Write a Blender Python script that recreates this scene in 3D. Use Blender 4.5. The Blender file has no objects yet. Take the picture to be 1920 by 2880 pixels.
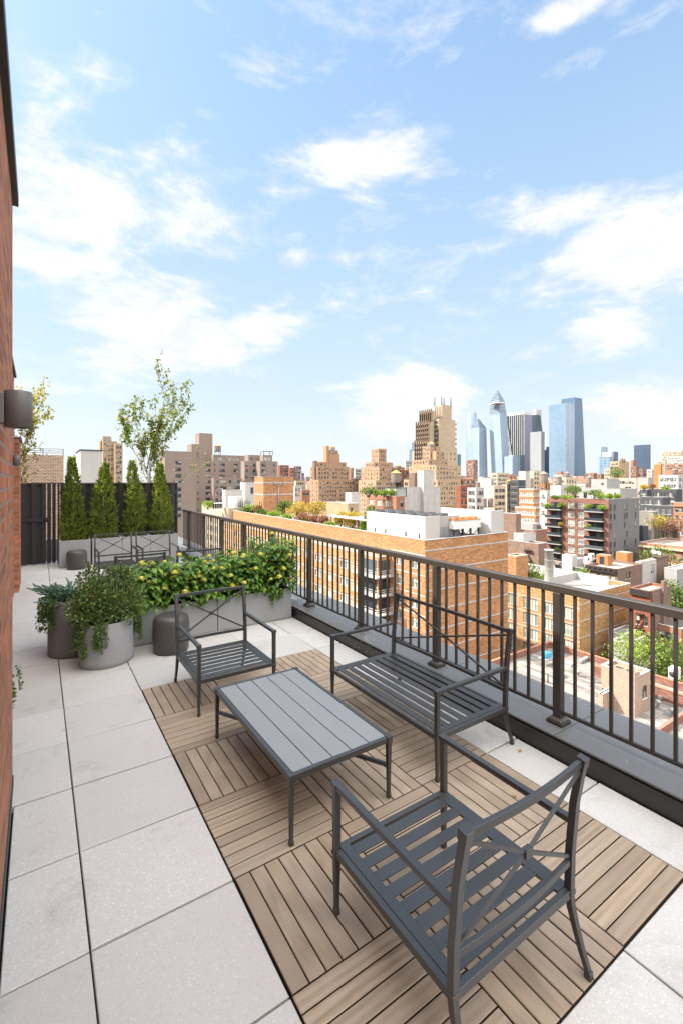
import bpy, math, random
from mathutils import Vector, Matrix
random.seed(7)
scene = bpy.context.scene
COL = scene.collection
# ------------------------------------------------------------------ camera frame
F, HY, CX, H = 1285.0, 1350.0, 960.0, 1.95      # focal length and horizon of the view, eye height (m)
YAW = math.atan(851 / 1285.0)
S_, C_ = math.sin(YAW), math.cos(YAW)
def PT(px, py, d):
    r = (px - CX) / F * d
    return Vector((C_ * r + S_ * d, C_ * d - S_ * r, H - (py - HY) / F * d))
def ray(px):
    r = (px - CX) / F
    return C_ * r + S_, C_ - S_ * r
def y_on_x(px, X):
    a, b = ray(px); return X * b / a
def x_on_y(px, Y):
    a, b = ray(px); return Y * a / b
GROUND = -45.0

# ------------------------------------------------------------------ mesh helper
class MB:
    def __init__(s): s.v = []; s.f = []; s.m = []; s.sm = []
    def face(s, pts, m=0, smooth=False):
        i = len(s.v); s.v.extend([tuple(p) for p in pts]); s.f.append(tuple(range(i, i + len(pts)))); s.m.append(m); s.sm.append(smooth)
    def faces(s, pts, fs, m=0, smooth=False):
        i = len(s.v); s.v.extend([tuple(p) for p in pts])
        for f in fs: s.f.append(tuple(i + k for k in f)); s.m.append(m); s.sm.append(smooth)
    def box(s, x0, y0, z0, x1, y1, z1, m=0):
        p = [(x0,y0,z0),(x1,y0,z0),(x1,y1,z0),(x0,y1,z0),(x0,y0,z1),(x1,y0,z1),(x1,y1,z1),(x0,y1,z1)]
        s.faces(p, [(0,3,2,1),(4,5,6,7),(0,1,5,4),(1,2,6,5),(2,3,7,6),(3,0,4,7)], m)
    def prism(s, poly, z0, z1, m=0, top=None):
        n = len(poly); top = top or poly
        p = [(x,y,z0) for x,y in poly] + [(x,y,z1) for x,y in top]
        s.faces(p, [tuple(reversed(range(n))), tuple(range(n, 2*n))] + [(i,(i+1)%n,n+(i+1)%n,n+i) for i in range(n)], m)
    def bar(s, a, b, w, h, m=0, w2=None, h2=None, up=(0,0,1)):
        a = Vector(a); b = Vector(b); d = (b - a).normalized(); u = Vector(up)
        if abs(d.dot(u)) > .98: u = Vector((0,1,0))
        x = d.cross(u).normalized(); y = x.cross(d).normalized()
        w2 = w if w2 is None else w2; h2 = h if h2 is None else h2
        p = []
        for c, ww, hh in ((a, w, h), (b, w2, h2)):
            for sx, sy in ((-1,-1),(1,-1),(1,1),(-1,1)): p.append(c + x*sx*ww/2 + y*sy*hh/2)
        s.faces(p, [(0,3,2,1),(4,5,6,7),(0,1,5,4),(1,2,6,5),(2,3,7,6),(3,0,4,7)], m)
    def path(s, pts, w, h, m=0, up=(0,0,1), taper=None):
        pts = [Vector(p) for p in pts]; rings = []
        for i, p in enumerate(pts):
            d = (pts[min(i+1,len(pts)-1)] - pts[max(i-1,0)]).normalized(); u = Vector(up)
            if abs(d.dot(u)) > .98: u = Vector((0,1,0))
            x = d.cross(u).normalized(); y = x.cross(d).normalized()
            k = 1 if taper is None else taper[i]
            rings.append([p + x*sx*w*k/2 + y*sy*h*k/2 for sx, sy in ((-1,-1),(1,-1),(1,1),(-1,1))])
        P = [q for r in rings for q in r]; fs = [(0,3,2,1)]
        for i in range(len(rings)-1):
            o = 4*i
            for k in range(4): fs.append((o+k, o+(k+1)%4, o+4+(k+1)%4, o+4+k))
        o = 4*(len(rings)-1); fs.append((o,o+1,o+2,o+3)); s.faces(P, fs, m)
    def lathe(s, prof, c=(0,0,0), n=20, m=0, smooth=True, sx=1, sy=1, rot=0):
        P = []; cr, sr = math.cos(rot), math.sin(rot)
        for r, z in prof:
            for k in range(n):
                t = 2*math.pi*k/n; x, y = r*math.cos(t)*sx, r*math.sin(t)*sy
                P.append((c[0]+x*cr-y*sr, c[1]+x*sr+y*cr, c[2]+z))
        fs = []
        for i in range(len(prof)-1):
            for k in range(n): fs.append((i*n+k, i*n+(k+1)%n, (i+1)*n+(k+1)%n, (i+1)*n+k))
        s.faces(P, fs, m, smooth)
        q = [(c[0],c[1],c[2])]
        for i in (0, len(prof)-1):
            if prof[i][0] > 1e-4:
                ring = P[i*n:(i+1)*n]; s.face(ring if i else ring[::-1], m)
    def tube(s, pts, rad, n=7, m=0):
        pts = [Vector(p) for p in pts]; P = []
        for i, p in enumerate(pts):
            d = (pts[min(i+1,len(pts)-1)] - pts[max(i-1,0)]).normalized()
            u = Vector((0,0,1)) if abs(d.z) < .9 else Vector((1,0,0))
            x = d.cross(u).normalized(); y = x.cross(d)
            r = rad[i] if isinstance(rad, (list, tuple)) else rad
            for k in range(n):
                t = 2*math.pi*k/n; P.append(p + x*math.cos(t)*r + y*math.sin(t)*r)
        fs = [tuple(reversed(range(n)))]
        for i in range(len(pts)-1):
            for k in range(n): fs.append((i*n+k, i*n+(k+1)%n, (i+1)*n+(k+1)%n, (i+1)*n+k))
        fs.append(tuple((len(pts)-1)*n+k for k in range(n)))
        s.faces(P, fs, m, True)
    def leaf(s, p, d, nrm, L, W, m=0, fold=.18, droop=.15):
        d = d.normalized(); x = d.cross(nrm)
        x = x.normalized() if x.length > 1e-4 else d.orthogonal().normalized()
        n = x.cross(d)
        a = p; t = p + d*L - n*L*droop; mid = p + d*L*.5 + n*L*.02
        l = p + d*L*.42 - x*W/2 + n*W*fold; r = p + d*L*.42 + x*W/2 + n*W*fold
        s.faces([a, r, t, l, mid], [(0,1,4),(1,2,4),(2,3,4),(3,0,4)], m)
    def quadleaf(s, p, d, nrm, L, W, m=0):
        d = d.normalized(); x = d.cross(nrm)
        x = x.normalized() if x.length > 1e-4 else d.orthogonal().normalized()
        s.faces([p, p + d*L*.5 + x*W/2, p + d*L, p + d*L*.5 - x*W/2], [(0,1,2,3)], m)
    def mesh(s, name, mats):
        me = bpy.data.meshes.new(name); me.from_pydata(s.v, [], s.f)
        for mt in (mats if isinstance(mats, (list, tuple)) else [mats]): me.materials.append(mt)
        me.polygons.foreach_set('material_index', s.m); me.polygons.foreach_set('use_smooth', s.sm)
        me.update(); return me
    def build(s, name, mats, parent=None, bevel=0, loc=None, rz=0):
        o = bpy.data.objects.new(name, s.mesh(name, mats)); COL.objects.link(o)
        if parent: o.parent = parent
        if loc is not None: o.location = loc
        if rz: o.rotation_euler.z = rz
        if bevel:
            b = o.modifiers.new('bevel', 'BEVEL'); b.width = bevel; b.segments = 2; b.limit_method = 'ANGLE'; b.angle_limit = math.radians(50)
        return o
def tag(o, label=None, cat=None, group=None, kind=None):
    if label: o['label'] = label
    if cat: o['category'] = cat
    if group: o['group'] = group
    if kind: o['kind'] = kind
    return o
def thing(name, label, cat, loc=(0,0,0), rz=0, group=None):
    o = bpy.data.objects.new(name, None); COL.objects.link(o); o.empty_display_size = .2
    o.location = loc; o.rotation_euler.z = rz
    return tag(o, label, cat, group)
def kids(o): return [c for c in COL.objects if c.parent == o]
def copy_tree(o, label=None, loc=None, rz=None, scale=None, parent=None):
    c = o.copy(); COL.objects.link(c); c.parent = parent
    if label: c['label'] = label
    if loc is not None: c.location = loc
    if rz is not None: c.rotation_euler.z = rz
    if scale is not None: c.scale = (scale,)*3 if not isinstance(scale, (tuple, list)) else scale
    for ch in list(o.children): copy_tree(ch, parent=c)
    return c

# ------------------------------------------------------------------ materials
def newmat(name):
    m = bpy.data.materials.new(name); m.use_nodes = True
    nt = m.node_tree; b = nt.nodes['Principled BSDF']; return m, nt, b
def N(nt, typ, **kw):
    n = nt.nodes.new(typ)
    for k, v in kw.items():
        if k in n.inputs and not hasattr(n, k): n.inputs[k].default_value = v
        else: setattr(n, k, v)
    return n
def lk(nt, a, b): nt.links.new(a, b)
def math_(nt, op, a, b=None, c=None, clamp=False):
    n = nt.nodes.new('ShaderNodeMath'); n.operation = op; n.use_clamp = clamp
    for i, x in enumerate((a, b, c)):
        if x is None: continue
        if isinstance(x, (int, float)): n.inputs[i].default_value = x
        else: lk(nt, x, n.inputs[i])
    return n.outputs[0]
def mix_(nt, fac, a, b, blend='MIX'):
    n = nt.nodes.new('ShaderNodeMix'); n.data_type = 'RGBA'; n.blend_type = blend
    for sock, x in ((n.inputs[0], fac), (n.inputs[6], a), (n.inputs[7], b)):
        if isinstance(x, (int, float)): sock.default_value = x
        elif isinstance(x, tuple): sock.default_value = x if len(x) == 4 else (*x, 1)
        else: lk(nt, x, sock)
    return n.outputs[2]
def ramp_(nt, fac, stops, interp='LINEAR'):
    n = nt.nodes.new('ShaderNodeValToRGB'); n.color_ramp.interpolation = interp
    e = n.color_ramp.elements
    while len(e) < len(stops): e.new(.5)
    for i, (p, c) in enumerate(stops):
        e[i].position = p; e[i].color = (c, c, c, 1) if isinstance(c, (int, float)) else (*c, 1)
    lk(nt, fac, n.inputs[0]); return n.outputs[0]
def noise_(nt, vec, scale, detail=4, rough=.55, dist=0):
    n = N(nt, 'ShaderNodeTexNoise'); n.inputs['Scale'].default_value = scale; n.inputs['Detail'].default_value = detail
    n.inputs['Roughness'].default_value = rough; n.inputs['Distortion'].default_value = dist
    if vec is not None: lk(nt, vec, n.inputs['Vector'])
    return n.outputs['Fac']
def objco(nt): return nt.nodes.new('ShaderNodeTexCoord').outputs['Object']
def geoco(nt): return nt.nodes.new('ShaderNodeNewGeometry').outputs['Position']
def scaled(nt, vec, s):
    n = nt.nodes.new('ShaderNodeMapping'); lk(nt, vec, n.inputs[0]); n.inputs['Scale'].default_value = s; return n.outputs[0]
def bump_(nt, b, h, strength=.3, dist=.01):
    n = N(nt, 'ShaderNodeBump'); n.inputs['Strength'].default_value = strength; n.inputs['Distance'].default_value = dist
    lk(nt, h, n.inputs['Height']); lk(nt, n.outputs[0], b.inputs['Normal'])
def c4(c): return (*c, 1)

def metal(name, col, rough=.45, spec=.5, met=0.0, spk=.15):
    m, nt, b = newmat(name); co = objco(nt)
    n = noise_(nt, co, 160, 2); n2 = noise_(nt, co, 5, 3)
    k = math_(nt, 'ADD', math_(nt, 'MULTIPLY', n, spk), math_(nt, 'MULTIPLY', n2, .25))
    lk(nt, mix_(nt, k, c4(tuple(x*.8 for x in col)), c4(tuple(min(1, x*1.5) for x in col))), b.inputs['Base Color'])
    lk(nt, math_(nt, 'ADD', rough-.08, math_(nt, 'MULTIPLY', n2, .18)), b.inputs['Roughness'])
    b.inputs['Specular IOR Level'].default_value = spec; b.inputs['Metallic'].default_value = met
    bump_(nt, b, n, .08, .002); return m
M = {}
M['furn'] = metal('charcoal_powder_coat', (.031, .0305, .030), .36, .85)
M['rail'] = metal('bronze_powder_coat', (.036, .029, .024), .40, .55)
M['blackwood'] = metal('black_stained_wood', (.026, .024, .024), .6, .4)
M['lamp'] = metal('dark_lamp_metal', (.035, .035, .036), .42, .5)
M['sconce'] = metal('grey_lamp_metal', (.15, .147, .143), .38, .6)
M['blind'] = metal('pale_window_blind', (.46, .44, .39), .7, .2)
M['gapshade'] = metal('shade_toned_teak_edge', (.07, .05, .036), .9, .1)  # deck slat sides coloured dark so the gaps read as deep shade
M['steel'] = metal('grey_steel', (.30, .30, .30), .5, .5)
M['darksteel'] = metal('dark_steel', (.05, .05, .055), .5, .4)
M['whitemetal'] = metal('white_metal', (.70, .69, .66), .5, .3)
M['blue'] = metal('blue_plastic', (.05, .32, .55), .4, .4)
M['greencloth'] = metal('green_canvas', (.03, .22, .10), .7, .2)
M['orangeroof'] = metal('ochre_tank_roof', (.55, .30, .10), .7, .2)
M['tankwood'] = metal('weathered_tank_wood', (.20, .17, .15), .8, .2, 0, .5)
M['soil'] = metal('bark_mulch', (.05, .033, .022), .95, .1, 0, .9)
M['bark'] = metal('tree_bark', (.16, .13, .10), .9, .1, 0, .6)
M['birchbark'] = metal('pale_birch_bark', (.24, .19, .15), .8, .2, 0, .6)
M['bronze_box'] = metal('black_curb_stone', (.018, .016, .015), .33, .5, 0, 1.2)
M['hydflower'] = metal('yellow_green_flower', (.62, .58, .10), .8, .2, 0, .6)
M['awning'] = metal('canopy_white', (.75, .73, .68), .7, .2)

def stone(name, col, spk=.35, rough=.75, scale=220, blotch=.25, bump=.15):
    m, nt, b = newmat(name); co = geoco(nt)
    v = N(nt, 'ShaderNodeTexVoronoi'); v.inputs['Scale'].default_value = scale; lk(nt, co, v.inputs['Vector'])
    sp = ramp_(nt, v.outputs['Color'], [(0, .0), (.35, .4), (.7, .6), (1, 1)])
    n2 = noise_(nt, co, 2.2, 5, .6); n3 = noise_(nt, co, 60, 3)
    k = math_(nt, 'ADD', math_(nt, 'MULTIPLY', sp, spk), math_(nt, 'ADD', math_(nt, 'MULTIPLY', n2, blotch), math_(nt, 'MULTIPLY', n3, spk*.8)))
    lk(nt, mix_(nt, k, c4(tuple(x*.62 for x in col)), c4(tuple(min(1, x*1.3) for x in col))), b.inputs['Base Color'])
    b.inputs['Roughness'].default_value = rough; b.inputs['Specular IOR Level'].default_value = .35
    bump_(nt, b, math_(nt, 'ADD', n3, sp), bump, .002); return m
def paver_mat():
    m, nt, b = newmat('exposed_aggregate_paver'); co = geoco(nt)
    v = N(nt, 'ShaderNodeTexVoronoi'); v.inputs['Scale'].default_value = 140; lk(nt, co, v.inputs['Vector'])
    pebble = ramp_(nt, v.outputs['Distance'], [(0, 1), (.30, .9), (.55, .0), (1, 0)])
    rnd = N(nt, 'ShaderNodeSeparateColor'); lk(nt, v.outputs['Color'], rnd.inputs[0])
    pc = ramp_(nt, rnd.outputs[0], [(0, (.30,.265,.24)), (.22, (.48,.45,.42)), (.62, (.60,.58,.55)), (.84, (.80,.79,.76)), (1, (.97,.96,.94))])
    isl = N(nt, 'ShaderNodeNewGeometry').outputs['Random Per Island']
    nb = noise_(nt, co, 1.6, 5, .6); nf = noise_(nt, co, 420, 2)
    mort = mix_(nt, nf, (.40,.392,.38), (.635,.625,.61))
    c = mix_(nt, math_(nt, 'MULTIPLY', pebble, math_(nt, 'MULTIPLY', rnd.outputs[1], .95)), mort, pc)
    k = math_(nt, 'ADD', math_(nt, 'MULTIPLY', isl, .55), math_(nt, 'MULTIPLY', nb, .55))
    c = mix_(nt, k, c, (.40,.385,.365)); 
    st = ramp_(nt, noise_(nt, co, 3.3, 6, .7, .6), [(0, 0), (.56, 0), (.70, .5), (1, .8)])
    c = mix_(nt, math_(nt, 'MULTIPLY', st, .75), c, (.25,.23,.205))
    lk(nt, c, b.inputs['Base Color']); b.inputs['Roughness'].default_value = .8; b.inputs['Specular IOR Level'].default_value = .3
    bump_(nt, b, math_(nt, 'ADD', pebble, nf), .12, .002); return m
M['paver'] = paver_mat()
M['joint'] = stone('dark_joint', (.016, .015, .014))
M['ledge'] = stone('grey_ledge_stone', (.155, .158, .163), .12, .38, 300, .35, .05)
def spotted(mat):            # bird lime and drip marks
    nt = mat.node_tree; b = nt.nodes['Principled BSDF']; src = b.inputs['Base Color'].links[0].from_socket; p = geoco(nt)
    v = N(nt, 'ShaderNodeTexVoronoi'); v.inputs['Scale'].default_value = 26; lk(nt, p, v.inputs['Vector'])
    zone = ramp_(nt, noise_(nt, p, 1.3, 3), [(0, 0), (.55, 0), (.66, 1), (1, 1)]); dots = ramp_(nt, v.outputs['Distance'], [(0, 1), (.16, 1), (.22, 0), (1, 0)])
    lk(nt, mix_(nt, math_(nt, 'MULTIPLY', math_(nt, 'MULTIPLY', zone, dots), .8), src, (.62,.61,.58)), b.inputs['Base Color'])
spotted(M['ledge']); spotted(M['bronze_box'])
M['planter'] = stone('grey_fibre_cement', (.275, .28, .287), .42, .7, 420, .35, .08)
M['planterdark'] = stone('dark_fibre_cement', (.15, .145, .145), .36, .65, 420, .35, .08)
M['stool'] = stone('bronze_ceramic', (.078, .071, .068), .25, .36, 300, .3, .05)
def wood_mat(name, along_x):
    m, nt, b = newmat(name); co = geoco(nt)
    isl = N(nt, 'ShaderNodeNewGeometry').outputs['Random Per Island']
    off = N(nt, 'ShaderNodeCombineXYZ'); lk(nt, math_(nt, 'MULTIPLY', isl, 37.0), off.inputs[0]); lk(nt, math_(nt, 'MULTIPLY', isl, 91.0), off.inputs[1])
    ad = N(nt, 'ShaderNodeVectorMath', operation='ADD'); lk(nt, co, ad.inputs[0]); lk(nt, off.outputs[0], ad.inputs[1])
    g = scaled(nt, ad.outputs[0], (3.2, 34, 1) if along_x else (34, 3.2, 1))
    n1 = noise_(nt, g, 1.0, 6, .62, 1.2); n2 = noise_(nt, scaled(nt, ad.outputs[0], (6, 260, 1) if along_x else (260, 6, 1)), 1, 3)
    w = N(nt, 'ShaderNodeTexWave', wave_type='RINGS'); w.inputs['Scale'].default_value = .9; w.inputs['Distortion'].default_value = 5; w.inputs['Detail'].default_value = 3
    lk(nt, scaled(nt, ad.outputs[0], (1.2, 9, 1) if along_x else (9, 1.2, 1)), w.inputs['Vector'])
    k = math_(nt, 'ADD', math_(nt, 'MULTIPLY', n1, .5), math_(nt, 'ADD', math_(nt, 'MULTIPLY', n2, .34), math_(nt, 'MULTIPLY', w.outputs['Fac'], .17)))
    c = ramp_(nt, k, [(.16, (.095,.066,.045)), (.40, (.255,.19,.135)), (.56, (.365,.285,.21)), (.86, (.52,.43,.335))])
    c = mix_(nt, math_(nt, 'MULTIPLY', isl, .62), c, (.27,.225,.185)); 
    i2 = math_(nt, 'FRACT', math_(nt, 'MULTIPLY', isl, 13.7))
    c = mix_(nt, math_(nt, 'MULTIPLY', i2, .45), c, (.34,.265,.19))
    i3 = math_(nt, 'FRACT', math_(nt, 'MULTIPLY', isl, 47.3))
    c = mix_(nt, ramp_(nt, i3, [(0, .5), (.25, .3), (.45, 0), (1, 0)]), c, (.18,.135,.098))
    c = mix_(nt, ramp_(nt, noise_(nt, co, 1.1, 4, .6), [(.45, 0), (.7, .38)]), c, (.35,.275,.20))
    kn = ramp_(nt, noise_(nt, co, 7, 2, .4), [(0, 0), (.72, 0), (.80, .6), (1, .8)])
    c = mix_(nt, math_(nt, 'MULTIPLY', kn, .35), c, (.16,.11,.08))
    lk(nt, c, b.inputs['Base Color']); b.inputs['Roughness'].default_value = .72; b.inputs['Specular IOR Level'].default_value = .25
    bump_(nt, b, math_(nt, 'ADD', n1, n2), .25, .002); return m
M['woodx'] = wood_mat('teak_grain_across', True); M['woody'] = wood_mat('teak_grain_along', False)

def wallmat(name, col, brick=None, var=.35, mortar=(.5,.45,.4), scale=1.0, spread=.35, streak=.25, flat=False):
    if name != 'red_brick': col = tuple(x*.80 for x in col); mortar = tuple(x*.8 for x in mortar)
    m, nt, b = newmat(name); p = geoco(nt); se = N(nt, 'ShaderNodeSeparateXYZ'); lk(nt, p, se.inputs[0])
    cb = N(nt, 'ShaderNodeCombineXYZ'); lk(nt, se.outputs[1] if flat else math_(nt, 'ADD', se.outputs[0], se.outputs[1]), cb.inputs[0]); lk(nt, se.outputs[0] if flat else se.outputs[2], cb.inputs[1])
    uv = cb.outputs[0]
    n1 = noise_(nt, p, .35*scale, 5, .65); n2 = noise_(nt, scaled(nt, p, (1, 1, 2.5)), 2.6*scale, 4, .7)
    n3 = noise_(nt, scaled(nt, p, (1.2, 1.2, .08)), 1.0, 4, .6)
    k = math_(nt, 'ADD', math_(nt, 'MULTIPLY', n1, .4), math_(nt, 'MULTIPLY', n2, .6))
    lo = tuple(x*(1-spread) for x in col); hi = tuple(min(1, x*(1+spread)) for x in col)
    c = ramp_(nt, k, [(.25, lo), (.75, hi)])
    if brick:
        t = N(nt, 'ShaderNodeTexBrick'); lk(nt, uv, t.inputs['Vector'])
        t.inputs['Scale'].default_value = 1; t.inputs['Brick Width'].default_value = brick[0]; t.inputs['Row Height'].default_value = brick[1]
        t.inputs['Mortar Size'].default_value = brick[2]; t.inputs['Mortar Smooth'].default_value = .1; t.inputs['Bias'].default_value = 0
        t.inputs['Color1'].default_value = (.62,.62,.62,1); t.inputs['Color2'].default_value = (1.25,1.25,1.25,1); t.inputs['Mortar'].default_value = (1,1,1,1)
        c = mix_(nt, 1.0, c, t.outputs['Color'], 'MULTIPLY')
        c = mix_(nt, t.outputs['Fac'], c, c4(mortar))
        bump_(nt, b, math_(nt, 'SUBTRACT', n2, t.outputs['Fac']), .5, .01)
    st = ramp_(nt, n3, [(0, 0), (.5, 0), (.8, 1), (1, 1)])
    c = mix_(nt, math_(nt, 'MULTIPLY', st, streak), c, c4(tuple(x*.55 for x in col)))
    lk(nt, c, b.inputs['Base Color']); b.inputs['Roughness'].default_value = .85; b.inputs['Specular IOR Level'].default_value = .2
    return m
W = {}
W['near'] = wallmat('red_brick', (.38,.135,.066), (.21,.0705,.009), .35, (.27,.19,.15), 3, .45, .25)
W['bulk'] = wallmat('pale_brown_brick', (.36,.235,.16), (.20,.075,.012), .35, (.55,.48,.40), 3, .4, .15)
W['orange'] = wallmat('orange_brick', (.48,.228,.098), (.62,.20,.02), .3, (.42,.28,.18), 1, .30, .34)
W['yellow'] = wallmat('ochre_brick', (.50,.29,.135), (.62,.20,.02), .3, (.44,.28,.14), 1, .22, .12)
W['tan'] = wallmat('tan_brick', (.44,.315,.20), None, .3)
W['tan2'] = wallmat('orange_tan_brick', (.42,.265,.165), None, .3)
W['walker'] = wallmat('limestone_tan', (.46,.37,.265), None, .3)
W['dkstripe'] = wallmat('dark_brown_brick', (.16,.11,.075), None, .3)
W['greybrown'] = wallmat('grey_brown_brick', (.30,.235,.20), None, .3, (.5,.45,.4), 1, .2, .12)
W['red'] = wallmat('dark_red_brick', (.28,.10,.062), None)
W['redbrown'] = wallmat('reddish_brown_brick', (.27,.125,.095), (.6,.2,.02), .3, (.3,.17,.13), 1, .25, .12)
W['salmon'] = wallmat('salmon_brick', (.37,.185,.115), None)
W['rust'] = wallmat('rust_orange_panel', (.44,.19,.075), None, .3, (.5,.45,.4), 1, .15)
W['brown'] = wallmat('old_brown_brick', (.225,.145,.11), (.5,.16,.02), .3, (.30,.22,.18), 1, .4, .4)
W['cream'] = wallmat('cream_brick', (.55,.46,.34), None)
W['white'] = wallmat('white_render', (.53,.515,.49), None, .2, (.5,.45,.4), 1, .08, .12)
W['lightgrey'] = wallmat('light_grey_render', (.43,.42,.41), None, .2, (.5,.45,.4), 1, .12, .2)
W['grey'] = wallmat('grey_brick', (.20,.195,.195), None, .2, (.22,.21,.21), 1, .10, .15)
W['midgrey'] = wallmat('mid_grey_render', (.36,.35,.345), None, .2, (.5,.45,.4), 1, .12)
W['stain'] = wallmat('stained_grey_concrete', (.52,.50,.48), None, .4, (.5,.45,.4), 2.2, .32, .55)
W['dark'] = wallmat('charcoal_panel', (.085,.09,.10), None, .2, (.5,.45,.4), 1, .2)
W['purple'] = wallmat('mauve_brick', (.26,.20,.22), None)
W['pinkish'] = wallmat('pinkish_brick', (.31,.17,.125), None)
W['roofgrey'] = wallmat('roof_membrane', (.29,.28,.275), (6,1.1,.05), .3, (.25,.24,.23), 1, .34, .3, True)
W['rooflight'] = wallmat('pale_roof', (.36,.33,.30), (6,1.1,.05), .3, (.30,.28,.25), 1, .34, .3, True)
W['roofdark'] = wallmat('dark_roof', (.13,.125,.125), None, .3, (.5,.45,.4), 1, .25, 0)
W['planks'] = wallmat('roof_planks', (.29,.265,.24), (4.5,.75,.06), .2, (.20,.18,.16), 1, .28, .2, True)
W['band'] = wallmat('pale_stone_band', (.50,.48,.46), None, .2, (.5,.45,.4), 1, .1)
W['cornice'] = wallmat('black_cornice', (.045,.035,.033), None, .3)
W['asphalt'] = wallmat('asphalt', (.06,.06,.062), None, .3, (.5,.45,.4), .3, .3, 0)

def glassmat(name, stops, rough=.12):
    m, nt, b = newmat(name)
    a = N(nt, 'ShaderNodeObjectInfo').outputs['Random']; g = N(nt, 'ShaderNodeNewGeometry').outputs['Random Per Island']
    k = math_(nt, 'FRACT', math_(nt, 'ADD', math_(nt, 'MULTIPLY', a, 7.31), math_(nt, 'MULTIPLY', g, 3.77)))
    lk(nt, ramp_(nt, k, stops, 'CONSTANT'), b.inputs['Base Color'])
    b.inputs['Roughness'].default_value = rough; b.inputs['Specular IOR Level'].default_value = .6; return m
M['glass'] = glassmat('window_glass', [(0, (.03,.035,.04)), (.35, (.06,.07,.08)), (.6, (.16,.17,.17)), (.75, (.34,.34,.31)), (.9, (.05,.055,.06))])
M['glassbright'] = glassmat('window_glass_with_blinds', [(0, (.30,.33,.30)), (.3, (.42,.44,.40)), (.6, (.22,.25,.25)), (.8, (.48,.48,.43))])
M['glassdark'] = glassmat('dark_glass', [(0, (.02,.025,.03)), (.5, (.035,.045,.055)), (.8, (.07,.09,.10))], .08)
M['glassblue'] = glassmat('blue_green_glass', [(0, (.10,.20,.24)), (.4, (.16,.28,.32)), (.7, (.05,.10,.13))], .08)
M['wframe'] = metal('window_frame_bronze', (.10,.09,.08), .6, .3)
M['wframew'] = metal('window_frame_white', (.6,.58,.55), .6, .3)

def curtain(name, col, col2, fw, fh, met=.12, rough=.16, line=.4):
    m, nt, b = newmat(name); p = geoco(nt); se = N(nt, 'ShaderNodeSeparateXYZ'); lk(nt, p, se.inputs[0])
    cb = N(nt, 'ShaderNodeCombineXYZ'); lk(nt, math_(nt, 'ADD', se.outputs[0], se.outputs[1]), cb.inputs[0]); lk(nt, se.outputs[2], cb.inputs[1])
    t = N(nt, 'ShaderNodeTexBrick'); lk(nt, cb.outputs[0], t.inputs['Vector']); t.offset = 0
    t.inputs['Scale'].default_value = 1; t.inputs['Brick Width'].default_value = fw; t.inputs['Row Height'].default_value = fh
    t.inputs['Mortar Size'].default_value = fh*.17; t.inputs['Mortar Smooth'].default_value = .3
    t.inputs['Color1'].default_value = c4(tuple(x*.88 for x in col)); t.inputs['Color2'].default_value = c4(tuple(min(1, x*1.12) for x in col)); t.inputs['Mortar'].default_value = c4(col2)
    n1 = noise_(nt, scaled(nt, p, (1,1,.35)), .012, 4, .6)
    c = mix_(nt, math_(nt, 'MULTIPLY', ramp_(nt, n1, [(.35, 0), (.7, 1)]), line), t.outputs['Color'], c4(tuple(min(1, x*1.7+.04) for x in col)))
    lk(nt, c, b.inputs['Base Color']); b.inputs['Metallic'].default_value = met; b.inputs['Roughness'].default_value = rough; b.inputs['Specular IOR Level'].default_value = .55
    return m
M['hyblue'] = curtain('pale_blue_curtain_wall', (.21,.275,.36), (.30,.36,.43), 6, 4.2)
M['hyblue2'] = curtain('blue_curtain_wall', (.115,.185,.265), (.20,.27,.34), 6, 4.2)
M['hydeep'] = curtain('deep_blue_curtain_wall', (.055,.11,.185), (.12,.18,.25), 6, 4.2)
M['hydark'] = curtain('dark_blue_glass_wall', (.025,.045,.07), (.06,.08,.11), 7, 4.2, .3)
M['hypurple'] = curtain('violet_grey_wall', (.15,.15,.215), (.21,.21,.26), 5, 4.2, .2, .3)
M['hywhite'] = curtain('white_grid_wall', (.20,.215,.225), (.29,.30,.30), 3.4, 3.6, .1, .4)
M['hypale'] = curtain('pale_concrete_wall', (.34,.33,.32), (.42,.41,.39), 5, 4, 0, .5)
M['hyfin'] = metal('pale_stone_fin', (.62,.57,.50), .6, .3)
M['navy'] = curtain('navy_glass_block', (.04,.065,.11), (.10,.14,.20), 4, 3.6, .3, .2, .5)

def leafmat(name, stops, trans=.3, rough=.5, spec=.35):
    m, nt, b = newmat(name)
    g = N(nt, 'ShaderNodeNewGeometry').outputs['Random Per Island']; o = N(nt, 'ShaderNodeObjectInfo').outputs['Random']
    c = ramp_(nt, g, stops)
    lk(nt, c, b.inputs['Base Color']); b.inputs['Roughness'].default_value = rough; b.inputs['Specular IOR Level'].default_value = spec
    t = N(nt, 'ShaderNodeBsdfTranslucent'); lk(nt, mix_(nt, .5, c, mix_(nt, 1.0, c, (1.5,1.35,.5,1), 'MULTIPLY')), t.inputs['Color'])
    mx = N(nt, 'ShaderNodeMixShader'); mx.inputs[0].default_value = trans
    lk(nt, b.outputs[0], mx.inputs[1]); lk(nt, t.outputs[0], mx.inputs[2]); lk(nt, mx.outputs[0], nt.nodes['Material Output'].inputs[0]); return m
M['hyd'] = leafmat('hydrangea_leaf', [(0, (.05,.115,.02)), (.3, (.085,.185,.03)), (.7, (.135,.265,.042)), (.92,(.20,.33,.05)), (1, (.30,.39,.07))], .3, .42)
M['box'] = leafmat('boxwood_leaf', [(0, (.035,.075,.018)), (.45, (.08,.14,.03)), (.85, (.15,.215,.045)), (.96, (.22,.22,.06)), (1, (.28,.16,.06))], .15, .4, .5)
M['jun'] = leafmat('juniper_needle', [(0, (.065,.13,.10)), (.5, (.12,.20,.14)), (1, (.21,.30,.19))], .1, .6)
M['ivy'] = leafmat('ivy_leaf', [(0, (.045,.095,.018)), (.5, (.08,.15,.03)), (1, (.16,.23,.05))], .25)
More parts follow.
